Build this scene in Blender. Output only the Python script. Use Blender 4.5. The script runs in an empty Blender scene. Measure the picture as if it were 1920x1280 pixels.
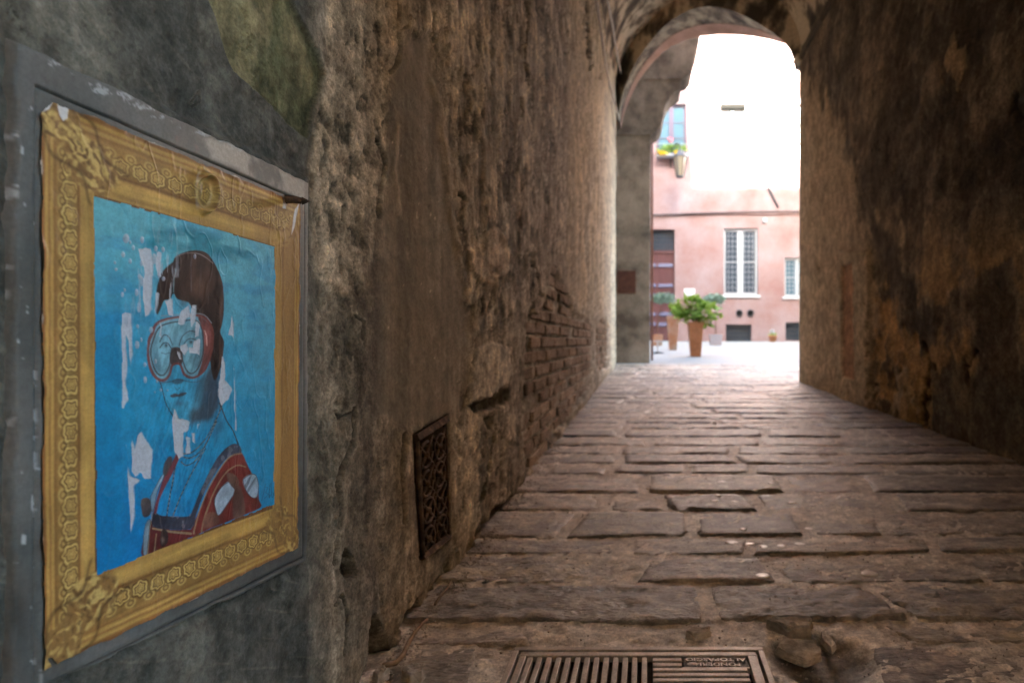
import bpy, bmesh, math, random
import numpy as np
from mathutils import Vector, Matrix

# ------------------------------------------------------------------ camera, sky, sun, exposure
scene = bpy.context.scene
COL = scene.collection
R = math.radians
H = 0.65                 # eye height above the paving at the camera
F = 1100.0               # focal length in 1920-px units
CX, CY = 1215.0, 640.0   # vanishing point of the passage (the lens is shifted)

cam_d = bpy.data.cameras.new('camera')
cam = bpy.data.objects.new('camera', cam_d)
COL.objects.link(cam)
cam.location = (0, 0, H)
cam.rotation_euler = (R(90), 0, 0)
cam_d.sensor_width = 36
cam_d.lens = F / 1920 * 36
cam_d.shift_x = (960 - CX) / 1920
cam_d.clip_start = 0.02
cam_d.clip_end = 400
cam_d.dof.use_dof = True
cam_d.dof.focus_distance = 0.80
cam_d.dof.aperture_fstop = 4.7
scene.camera = cam

SUN_EL = R(35)
world = bpy.data.worlds.new('World')
scene.world = world
world.use_nodes = True
wn = world.node_tree.nodes
sky = wn.new('ShaderNodeTexSky')
sky.sky_type = 'NISHITA'
sky.sun_disc = False
sky.sun_elevation = SUN_EL
sky.sun_rotation = R(180)
sky.dust_density = 3.0
sky.ozone_density = 1.0
world.node_tree.links.new(sky.outputs[0], wn['Background'].inputs[0])
wn['Background'].inputs[1].default_value = 0.15

sun_d = bpy.data.lights.new('sun', 'SUN')
sun_d.energy = 4.8
sun_d.angle = R(0.5)
sun_d.color = (1.0, 0.95, 0.87)
sun = bpy.data.objects.new('sun', sun_d)
COL.objects.link(sun)
sun.location = (0, -20, 30)
sun.rotation_euler = (R(90) - SUN_EL, 0, 0)      # light travels along +Y and down

vs = scene.view_settings
vs.view_transform = 'Standard'
vs.look = 'None'
vs.exposure = 4.55
vs.gamma = 1.0
vs.use_curve_mapping = False
try:
    vs.use_white_balance = True
    vs.white_balance_temperature = 6600
    vs.white_balance_tint = 1
except Exception:
    pass
scene.render.engine = 'CYCLES'
cy = scene.cycles
cy.max_bounces = 14
cy.diffuse_bounces = 10
cy.glossy_bounces = 4
cy.transmission_bounces = 4
cy.sample_clamp_indirect = 8
cy.caustics_reflective = False
cy.caustics_refractive = False
cy.use_denoising = True
try:
    cy.denoiser = 'OPENIMAGEDENOISE'
    cy.denoising_input_passes = 'RGB_ALBEDO_NORMAL'
except Exception:
    pass

rnd = random.Random(7)
XL, XR = -0.51, 1.75      # the two walls of the passage
SL = 0.0291               # the paving climbs away from the camera


def fz(y):
    return SL * y


# ------------------------------------------------------------------ numpy noise
def _hash(ix, iy, seed):
    h = (ix.astype(np.int64) * 374761393 + iy.astype(np.int64) * 668265263 + seed * 1442695041) & 0xFFFFFFFF
    h = ((h ^ (h >> 13)) * 1274126177) & 0xFFFFFFFF
    h = h ^ (h >> 16)
    return (h & 0xFFFFFF) / float(0xFFFFFF) * 2 - 1


def vnoise(x, y, seed=0):
    x = np.asarray(x, float); y = np.asarray(y, float)
    ix = np.floor(x); iy = np.floor(y)
    fx = x - ix; fy = y - iy
    fx = fx * fx * fx * (fx * (fx * 6 - 15) + 10); fy = fy * fy * fy * (fy * (fy * 6 - 15) + 10)
    a = _hash(ix, iy, seed); b = _hash(ix + 1, iy, seed)
    c = _hash(ix, iy + 1, seed); d = _hash(ix + 1, iy + 1, seed)
    return (a * (1 - fx) + b * fx) * (1 - fy) + (c * (1 - fx) + d * fx) * fy


def fbm(x, y, octaves=4, seed=0, gain=0.5):
    s = 0; amp = 1.0; tot = 0
    for o in range(octaves):
        k = 2.03 ** o
        ca, sa = math.cos(o * 0.9), math.sin(o * 0.9)
        s = s + amp * vnoise((x * ca - y * sa) * k + 17.3 * o, (x * sa + y * ca) * k - 9.1 * o, seed + o * 31)
        tot += amp; amp *= gain
    return s / tot


def sstep(a, b, x):
    t = np.clip((x - a) / (b - a), 0, 1)
    return t * t * (3 - 2 * t)


def seg_dist(X, Y, pts, closed=False):
    d = np.full(X.shape, 1e9)
    n = len(pts)
    for i in range(n if closed else n - 1):
        x0, y0 = pts[i]; x1, y1 = pts[(i + 1) % n]
        dx, dy = x1 - x0, y1 - y0
        L = dx * dx + dy * dy + 1e-9
        t = np.clip(((X - x0) * dx + (Y - y0) * dy) / L, 0, 1)
        d = np.minimum(d, np.hypot(X - x0 - t * dx, Y - y0 - t * dy))
    return d


def poly_sd(X, Y, pts):
    """signed distance to a polygon, positive inside"""
    d = seg_dist(X, Y, pts, True)
    inside = np.zeros(X.shape, bool)
    n = len(pts); j = n - 1
    for i in range(n):
        xi, yi = pts[i]; xj, yj = pts[j]
        c = ((yi > Y) != (yj > Y)) & (X < (xj - xi) * (Y - yi) / (yj - yi + 1e-12) + xi)
        inside ^= c
        j = i
    return np.where(inside, d, -d)


def limit(c, m):
    """cap the brightest channel, keeping the hue"""
    return c * np.minimum(1, m / np.maximum(c.max(-1), 1e-6))[..., None]


def mix(a, b, t):
    t = np.asarray(t)[..., None]
    return a * (1 - t) + np.asarray(b, float) * t


# ------------------------------------------------------------------ object helpers
def link(o, parent=None):
    COL.objects.link(o)
    if parent is not None:
        o.parent = parent
    return o


def tag(o, label=None, cat=None, group=None, kind=None):
    if label: o['label'] = label
    if cat: o['category'] = cat
    if group: o['group'] = group
    if kind: o['kind'] = kind
    return o


def thing(name, label, cat, loc=(0, 0, 0), group=None, kind=None):
    o = bpy.data.objects.new(name, None)
    o.location = loc
    o.empty_display_size = 0.1
    link(o)
    return tag(o, label, cat, group, kind)


def grid_mesh(name, P, mat, col=None, keep=None, parent=None, smooth=True, flip=False, grain=None):
    n, m = P.shape[:2]
    idx = np.arange(n * m).reshape(n, m)
    q = np.stack([idx[:-1, :-1], idx[1:, :-1], idx[1:, 1:], idx[:-1, 1:]], -1)
    if flip:
        q = q[..., ::-1]
    if keep is not None:
        kf = keep[:-1, :-1] & keep[1:, :-1] & keep[1:, 1:] & keep[:-1, 1:]
        q = q[kf]
    q = q.reshape(-1, 4)
    me = bpy.data.meshes.new(name)
    me.vertices.add(n * m)
    me.vertices.foreach_set('co', P.reshape(-1).astype(np.float32))
    me.loops.add(len(q) * 4)
    me.loops.foreach_set('vertex_index', q.reshape(-1).astype(np.int32))
    me.polygons.add(len(q))
    me.polygons.foreach_set('loop_start', np.arange(0, len(q) * 4, 4, dtype=np.int32))
    me.polygons.foreach_set('loop_total', np.full(len(q), 4, np.int32))
    me.update(calc_edges=True)
    if smooth:
        me.polygons.foreach_set('use_smooth', np.ones(len(q), bool))
    if col is not None:
        at = me.color_attributes.new('tint', 'FLOAT_COLOR', 'POINT')
        c4 = np.ones((n * m, 4), np.float32)
        c4[:, :3] = np.clip(col.reshape(-1, 3), 0, 1)
        if grain is not None: c4[:, 3] = grain.reshape(-1)
        at.data.foreach_set('color', c4.reshape(-1))
    me.materials.append(mat)
    o = bpy.data.objects.new(name, me)
    return link(o, parent)


class MB:
    """collects shapes for one mesh object"""
    def __init__(self):
        self.v = []; self.f = []

    def add(self, v, f):
        k = len(self.v)
        self.v += [tuple(p) for p in v]
        self.f += [tuple(i + k for i in q) for q in f]
        return self

    def box(self, x0, x1, y0, y1, z0, z1):
        v = [(x0, y0, z0), (x1, y0, z0), (x1, y1, z0), (x0, y1, z0), (x0, y0, z1), (x1, y0, z1), (x1, y1, z1), (x0, y1, z1)]
        return self.add(v, [(0, 3, 2, 1), (4, 5, 6, 7), (0, 1, 5, 4), (1, 2, 6, 5), (2, 3, 7, 6), (3, 0, 4, 7)])

    def tube(self, pts, r, n=8, cap=True):
        pts = [Vector(p) for p in pts]
        rs = r if isinstance(r, (list, tuple)) else [r] * len(pts)
        V = []; Fc = []
        for i, p in enumerate(pts):
            t = (pts[min(i + 1, len(pts) - 1)] - pts[max(i - 1, 0)]).normalized()
            a = t.cross(Vector((0.31, 0.17, 0.93))).normalized()
            if a.length < 0.1: a = t.cross(Vector((1, 0, 0))).normalized()
            b = t.cross(a)
            for k in range(n):
                w = 2 * math.pi * k / n
                V.append(p + (a * math.cos(w) + b * math.sin(w)) * rs[i])
        for i in range(len(pts) - 1):
            for k in range(n):
                Fc.append((i * n + k, i * n + (k + 1) % n, (i + 1) * n + (k + 1) % n, (i + 1) * n + k))
        if cap:
            Fc.append(tuple(range(n - 1, -1, -1)))
            Fc.append(tuple((len(pts) - 1) * n + k for k in range(n)))
        return self.add(V, Fc)

    def lathe(self, c, prof, n=16, sq=False):
        """profile of (radius, z) about the vertical axis through c; sq: four sided"""
        n = 4 if sq else n
        V = []; Fc = []
        for (r, z) in prof:
            for k in range(n):
                w = 2 * math.pi * (k + (0.5 if sq else 0)) / n
                s = r * (math.sqrt(2) if sq else 1)
                V.append((c[0] + s * math.cos(w), c[1] + s * math.sin(w), c[2] + z))
        for i in range(len(prof) - 1):
            for k in range(n):
                Fc.append((i * n + k, i * n + (k + 1) % n, (i + 1) * n + (k + 1) % n, (i + 1) * n + k))
        Fc.append(tuple(range(n - 1, -1, -1)))
        Fc.append(tuple((len(prof) - 1) * n + k for k in range(n)))
        return self.add(V, Fc)

    def prism(self, poly, axis, a, b):
        """polygon extruded along an axis: 'y' takes (x,z) points, 'x' takes (y,z), 'z' takes (x,y)"""
        def pt(p, t):
            return {'y': (p[0], t, p[1]), 'x': (t, p[0], p[1]), 'z': (p[0], p[1], t)}[axis]
        n = len(poly)
        V = [pt(p, a) for p in poly] + [pt(p, b) for p in poly]
        Fc = [tuple(range(n)), tuple(range(2 * n - 1, n - 1, -1))]
        for i in range(n):
            j = (i + 1) % n
            Fc.append((i, i + n, j + n, j))
        return self.add(V, Fc)

    def build(self, name, mat, parent=None, bevel=0, smooth=False):
        me = bpy.data.meshes.new(name)
        me.from_pydata(self.v, [], self.f)
        me.update()
        bm = bmesh.new(); bm.from_mesh(me)
        bmesh.ops.recalc_face_normals(bm, faces=bm.faces)
        bm.to_mesh(me); bm.free()
        me.materials.append(mat)
        o = bpy.data.objects.new(name, me)
        link(o, parent)
        if bevel:
            md = o.modifiers.new('bevel', 'BEVEL'); md.width = bevel; md.segments = 2; md.limit_method = 'ANGLE'
        if smooth:
            for p in me.polygons: p.use_smooth = True
        return o


def copy_tree(o, parent=None):
    c = o.copy(); COL.objects.link(c)
    if parent is not None: c.parent = parent
    for ch in list(o.children):
        copy_tree(ch, c)
    return c


# ------------------------------------------------------------------ materials
def _m(name):
    m = bpy.data.materials.new(name); m.use_nodes = True
    nt = m.node_tree
    return m, nt, nt.nodes, nt.links, nt.nodes['Principled BSDF']


def noise_node(nt, scale, detail=6, rough=0.6, stretch=(1, 1, 1), coord='Object'):
    n = nt.nodes
    tc = n.new('ShaderNodeTexCoord'); mp = n.new('ShaderNodeMapping')
    mp.inputs['Scale'].default_value = stretch
    nt.links.new(tc.outputs[coord], mp.inputs[0])
    no = n.new('ShaderNodeTexNoise')
    no.inputs['Scale'].default_value = scale; no.inputs['Detail'].default_value = detail; no.inputs['Roughness'].default_value = rough
    nt.links.new(mp.outputs[0], no.inputs['Vector'])
    return no


def ramp(nt, src, stops):
    r = nt.nodes.new('ShaderNodeValToRGB')
    e = r.color_ramp.elements
    while len(e) < len(stops): e.new(0.5)
    for i, (p, c) in enumerate(stops):
        e[i].position = p; e[i].color = (*c, 1) if len(c) == 3 else c
    nt.links.new(src, r.inputs[0])
    return r


def mulmix(nt, a, b, fac=1.0, mode='MULTIPLY'):
    x = nt.nodes.new('ShaderNodeMix'); x.data_type = 'RGBA'; x.blend_type = mode
    if hasattr(fac, 'links'): nt.links.new(fac, x.inputs[0])
    else: x.inputs[0].default_value = fac
    nt.links.new(a, x.inputs[6]); nt.links.new(b, x.inputs[7])
    return x.outputs[2]


def add_bump(nt, bsdf, src, strength, dist, prev=None):
    b = nt.nodes.new('ShaderNodeBump')
    if isinstance(strength, tuple):
        mm = nt.nodes.new('ShaderNodeMath'); mm.operation = 'MULTIPLY'; mm.inputs[1].default_value = strength[1]
        nt.links.new(strength[0], mm.inputs[0]); nt.links.new(mm.outputs[0], b.inputs['Strength'])
    else: b.inputs['Strength'].default_value = strength
    b.inputs['Distance'].default_value = dist
    nt.links.new(src, b.inputs['Height'])
    if prev: nt.links.new(prev, b.inputs['Normal'])
    nt.links.new(b.outputs[0], bsdf.inputs['Normal'])
    return b.outputs[0]


def mat_tint(name, rough=0.9, scale=160, amt=0.35, bump=0.5, dist=0.002, spec=0.25, scale2=None):
    """surface colour from the mesh's own wear map, broken up by fine grain"""
    m, nt, n, l, b = _m(name)
    at = n.new('ShaderNodeAttribute'); at.attribute_name = 'tint'
    no = noise_node(nt, scale, 10, 0.75)
    rp = ramp(nt, no.outputs[0], [(0.36, (1 - amt,) * 3), (0.64, (1 + amt,) * 3)])
    al = at.outputs['Alpha']
    c = mulmix(nt, at.outputs['Color'], rp.outputs[0], al)
    if scale2:
        nc = noise_node(nt, scale2 * 0.7, 10, 0.72)
        rc = ramp(nt, nc.outputs[0], [(0.38, (1 - amt * 0.8,) * 3), (0.62, (1 + amt * 0.8,) * 3)])
        c = mulmix(nt, c, rc.outputs[0], al)
        n9 = noise_node(nt, scale2 * 0.22, 14, 0.78)
        r9 = ramp(nt, n9.outputs[0], [(0.38, (1 - amt * 0.45,) * 3), (0.62, (1 + amt * 0.45,) * 3)])
        c = mulmix(nt, c, r9.outputs[0], al)
    l.new(c, b.inputs['Base Color'])
    b.inputs['Roughness'].default_value = rough
    b.inputs['Specular IOR Level'].default_value = spec
    pv = add_bump(nt, b, no.outputs[0], (al, bump), dist)
    if scale2:
        n2 = noise_node(nt, scale2, 6, 0.65)
        pv = add_bump(nt, b, n2.outputs[0], (al, bump), dist * 3, pv)
        add_bump(nt, b, n9.outputs[0], (al, bump), dist * 2.5, pv)
    return m


def mat_noise(name, stops, scale=8, rough=0.8, bump=0.3, dist=0.004, stretch=(1, 1, 1), spec=0.3, detail=8, metal=0, rand=0, fine=None, coord='Object'):
    m, nt, n, l, b = _m(name)
    no = noise_node(nt, scale, detail, 0.62, stretch, coord)
    rp = ramp(nt, no.outputs[0], [(0.5 + (p - 0.5) * 0.62, q) for p, q in stops])
    c = rp.outputs[0]
    if fine:
        nf = noise_node(nt, fine, 6, 0.7, (1, 1, 1), coord)
        rf = ramp(nt, nf.outputs[0], [(0.3, (0.72,) * 3), (0.7, (1.28,) * 3)])
        c = mulmix(nt, c, rf.outputs[0])
    if rand:
        oi = n.new('ShaderNodeObjectInfo')
        rr = ramp(nt, oi.outputs['Random'], [(0, (1 - rand, 1 - rand * 1.05, 1 - rand * 1.1)), (1, (1 + rand, 1 + rand * 0.95, 1 + rand * 0.9))])
        c = mulmix(nt, c, rr.outputs[0])
    l.new(c, b.inputs['Base Color'])
    b.inputs['Roughness'].default_value = rough
    b.inputs['Specular IOR Level'].default_value = spec
    b.inputs['Metallic'].default_value = metal
    if bump:
        pv = add_bump(nt, b, no.outputs[0], bump, dist)
        if fine: add_bump(nt, b, nf.outputs[0], bump, dist * 0.4, pv)
    return m


def mat_plain(name, c, rough=0.6, spec=0.4, metal=0, var=0.12, scale=30):
    return mat_noise(name, [(0.3, tuple(x * (1 - var) for x in c)), (0.7, tuple(min(1, x * (1 + var)) for x in c))],
                     scale, rough, 0.15, 0.001, spec=spec, metal=metal)


M = {}
M['plaster_wall'] = mat_tint('old_plaster', 0.92, 170, 0.45, 0.85, 0.0028, 0.2, 42)
M['dark_wall'] = mat_tint('sooty_plaster', 0.9, 70, 0.45, 0.8, 0.005, 0.2, 18)
M['panel'] = mat_tint('grey_painted_metal', 0.7, 220, 0.16, 0.3, 0.0006, 0.4)
M['print'] = mat_tint('printed_paper', 0.42, 380, 0.16, 0.25, 0.0005, 0.45)
M['ground'] = mat_tint('sandy_mortar', 0.6, 150, 0.42, 0.5, 0.0016, 0.6, 55)
M['stone'] = mat_tint('worn_paving_stone', 0.36, 95, 0.38, 0.6, 0.0022, 0.85, 26)
def riven(m):
    nt = m.node_tree; b = nt.nodes['Principled BSDF']
    pv = b.inputs['Normal'].links[0].from_socket
    no = noise_node(nt, 30, 9, 0.7, (1, 4.5, 1))
    n2 = add_bump(nt, b, no.outputs[0], 0.9, 0.007, pv)
    vo = nt.nodes.new('ShaderNodeTexVoronoi'); vo.inputs['Scale'].default_value = 75
    tc = nt.nodes.new('ShaderNodeTexCoord'); mp = nt.nodes.new('ShaderNodeMapping'); mp.inputs['Scale'].default_value = (1, 1.8, 1)
    nt.links.new(tc.outputs['Object'], mp.inputs[0]); nt.links.new(mp.outputs[0], vo.inputs['Vector'])
    add_bump(nt, b, vo.outputs['Distance'], 0.35, 0.004, n2)


riven(M['stone'])
M['brick'] = mat_noise('old_brick', [(0.25, (0.20, 0.145, 0.10)), (0.5, (0.38, 0.30, 0.215)), (0.8, (0.48, 0.405, 0.31))], 9, 0.95, 0.9, 0.006,
                       rand=0.3, fine=80, spec=0.15)
M['arch_plaster'] = mat_noise('blotched_plaster', [(0.36, (0.08, 0.062, 0.045)), (0.46, (0.20, 0.155, 0.11)), (0.52, (0.36, 0.28, 0.19)), (0.58, (0.62, 0.51, 0.36))],
                              2.6, 0.9, 0.5, 0.01, fine=40, stretch=(1, 1, 0.8))
M['arch_stone'] = mat_noise('grey_arch_stone', [(0.3, (0.08, 0.065, 0.055)), (0.5, (0.22, 0.185, 0.15)), (0.68, (0.46, 0.40, 0.30))], 4, 0.9, 0.6, 0.008, fine=50)
M['arch_pink'] = mat_noise('pink_arch_plaster', [(0.3, (0.36, 0.22, 0.17)), (0.7, (0.48, 0.31, 0.25))], 3, 0.9, 0.4, 0.006, fine=40)
M['pier'] = mat_noise('pier_plaster', [(0.30, (0.12, 0.10, 0.08)), (0.5, (0.24, 0.205, 0.165)), (0.70, (0.34, 0.29, 0.235))], 1.9, 0.9, 0.5, 0.006, fine=40)
M['soot'] = mat_noise('sooty_vault', [(0.35, (0.05, 0.04, 0.03)), (0.7, (0.17, 0.13, 0.09))], 1.6, 0.95, 0.5, 0.02, fine=30)
M['pink'] = mat_noise('pink_stucco', [(0.26, (0.25, 0.142, 0.130)), (0.45, (0.275, 0.182, 0.174)), (0.58, (0.292, 0.208, 0.204)), (0.75, (0.315, 0.24, 0.24))], 0.8, 0.92, 0.3, 0.01, fine=25)
M['ochre'] = mat_noise('ochre_stucco', [(0.3, (0.40, 0.29, 0.18)), (0.7, (0.50, 0.37, 0.24))], 0.5, 0.92, 0.3, 0.01, fine=20)
M['court'] = mat_noise('court_paving', [(0.3, (0.36, 0.37, 0.35)), (0.7, (0.52, 0.53, 0.50))], 1.2, 0.75, 0.4, 0.01, fine=20)
M['white'] = mat_plain('white_paint', (0.55, 0.58, 0.60), 0.5)
M['iron'] = mat_plain('dark_iron', (0.045, 0.048, 0.054), 0.55, metal=0.2)
M['cast'] = mat_noise('worn_cast_iron', [(0.3, (0.36, 0.315, 0.27)), (0.7, (0.54, 0.48, 0.42))], 30, 0.45, 0.4, 0.001, metal=0.15, fine=260)
M['cast_dark'] = mat_noise('dirty_cast_iron', [(0.3, (0.05, 0.042, 0.035)), (0.7, (0.12, 0.10, 0.085))], 30, 0.6, 0.4, 0.001, fine=200)
M['rust'] = mat_noise('rust', [(0.25, (0.030, 0.019, 0.013)), (0.55, (0.10, 0.060, 0.037)), (0.8, (0.26, 0.175, 0.115))], 40, 0.92, 0.7, 0.003, fine=200)
M['grille'] = mat_plain('grey_window_bars', (0.36, 0.38, 0.42), 0.5)
M['black'] = mat_plain('matt_black', (0.012, 0.011, 0.01), 0.95, 0.1)
M['terracotta'] = mat_noise('terracotta', [(0.25, (0.36, 0.155, 0.075)), (0.75, (0.50, 0.235, 0.12))], 5, 0.85, 0.2, 0.003, fine=40)
M['terra_old'] = mat_noise('weathered_terracotta', [(0.3, (0.42, 0.20, 0.11)), (0.55, (0.48, 0.30, 0.21)), (0.75, (0.42, 0.36, 0.30))], 4, 0.85, 0.2, 0.003, fine=40)
M['leaf'] = mat_noise('leaf', [(0.3, (0.14, 0.27, 0.03)), (0.7, (0.40, 0.56, 0.11))], 9, 0.5, 0.2, 0.002, spec=0.5)
M['leaf_grey'] = mat_noise('grey_green_leaf', [(0.3, (0.17, 0.27, 0.19)), (0.7, (0.36, 0.47, 0.38))], 9, 0.6, 0.2, 0.002)
M['bloom'] = mat_plain('pale_bloom', (0.72, 0.52, 0.45), 0.8)
M['wood'] = mat_plain('brown_wood', (0.12, 0.075, 0.05), 0.8)
M['door'] = mat_noise('dark_red_door', [(0.3, (0.085, 0.033, 0.036)), (0.7, (0.115, 0.05, 0.05))], 4, 0.35, 0.1, 0.002, spec=0.5, stretch=(1, 1, 0.2))
M['moulding'] = mat_plain('glossy_door_moulding', (0.12, 0.12, 0.19), 0.22, 0.6)  # blue tone paints in the sky glint on the gloss
M['win_frame'] = mat_plain('violet_window_frame', (0.085, 0.06, 0.10), 0.4)
M['yellow'] = mat_plain('yellow_bloom', (0.80, 0.55, 0.03), 0.7)
M['rose'] = mat_plain('rose_bloom', (0.75, 0.25, 0.30), 0.7)
M['sign'] = mat_noise('dull_red_sign', [(0.3, (0.075, 0.032, 0.022)), (0.7, (0.12, 0.052, 0.036))], 12, 0.7, 0.2, 0.001)
M['cable'] = mat_noise('pale_cable', [(0.3, (0.42, 0.37, 0.31)), (0.7, (0.62, 0.57, 0.50))], 30, 0.8, 0.3, 0.002)  # pale tone stands in for light from the exit on the cables
M['gum'] = mat_plain('pale_gum', (0.78, 0.72, 0.66), 0.35, 0.7)
M['cord'] = mat_noise('dry_root', [(0.3, (0.17, 0.115, 0.07)), (0.7, (0.32, 0.23, 0.15))], 40, 0.9, 0.4, 0.002)
M['curtain'] = mat_plain('pale_curtain', (0.74, 0.76, 0.77), 0.9, 0.1)
M['lamp_glass'] = mat_plain('milky_lamp_glass', (0.24, 0.20, 0.14), 0.25, 0.5)
M['copper'] = mat_plain('brown_pipe', (0.22, 0.10, 0.06), 0.6)


def translucent(m, k):
    nt = m.node_tree; b = nt.nodes['Principled BSDF']; out = nt.nodes['Material Output']
    t = nt.nodes.new('ShaderNodeBsdfTranslucent'); mx = nt.nodes.new('ShaderNodeMixShader'); mx.inputs[0].default_value = k
    nt.links.new(b.inputs['Base Color'].links[0].from_socket, t.inputs[0])
    nt.links.new(b.outputs[0], mx.inputs[1]); nt.links.new(t.outputs[0], mx.inputs[2]); nt.links.new(mx.outputs[0], out.inputs[0])


translucent(M['leaf'], 0.45); translucent(M['leaf_grey'], 0.35)


def mat_glass(name, tint, rough=0.06):
    """window glass over a dim room: dark body, mirror coat"""
    m, nt, n, l, b = _m(name)
    no = noise_node(nt, 1.5, 3)
    rp = ramp(nt, no.outputs[0], [(0.3, tuple(t * 0.8 for t in tint)), (0.7, tint)])
    l.new(rp.outputs[0], b.inputs['Base Color'])
    b.inputs['Roughness'].default_value = rough
    b.inputs['Specular IOR Level'].default_value = 0.8
    return m


M['pane'] = mat_glass('dim_pane', (0.045, 0.065, 0.09))
M['pane_sky'] = mat_glass('curtained_pane', (0.085, 0.16, 0.21))

# ------------------------------------------------------------------ unprojection onto known surfaces (1920-px readings of the photograph)
def left(px, py, X=XL):
    y = -X * F / (CX - px)
    return y, H + (CY - py) * y / F


def at(px, py, Y):
    return ((px - CX) / F * Y, Y, H + (CY - py) / F * Y)


def onfloor(px, py):
    Y = F * H / (py - (CY - SL * F))
    return (px - CX) / F * Y, Y


# the oblique wall that carries the arch
AM = (9.3 - 6.7) / (XR - XL)
def arch_pt(px, py):
    k = (px - CX) / F
    Y = (6.7 + AM * XR) / (1 + AM * k)
    return Vector((k * Y, Y, H + (CY - py) / F * Y))
def arch_Y(x):
    return 6.7 + AM * (XR - x)
AN = Vector((2.6, 2.26, 0)).normalized()     # its normal, away from the camera

# ------------------------------------------------------------------ LEFT WALL
BRICK_POLY = [(1022, 575), (1030, 548), (1036, 505), (1044, 500), (1052, 520), (1066, 548), (1072, 585), (1100, 596), (1109, 612), (1111, 650),
              (1108, 700), (1096, 745), (1070, 775), (1045, 812), (1022, 850), (1002, 878), (988, 880), (982, 830), (984, 770), (982, 700), (986, 640), (990, 600), (1002, 590)]
BRICK_POLY2 = [(1118, 615), (1122, 596), (1132, 598), (1139, 610), (1140, 690), (1128, 700), (1119, 690)]
VENT = [(775, 815), (838, 778), (844, 1008), (788, 1052)]


def zbox(x, y, s=1.0):
    return x, y


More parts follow.
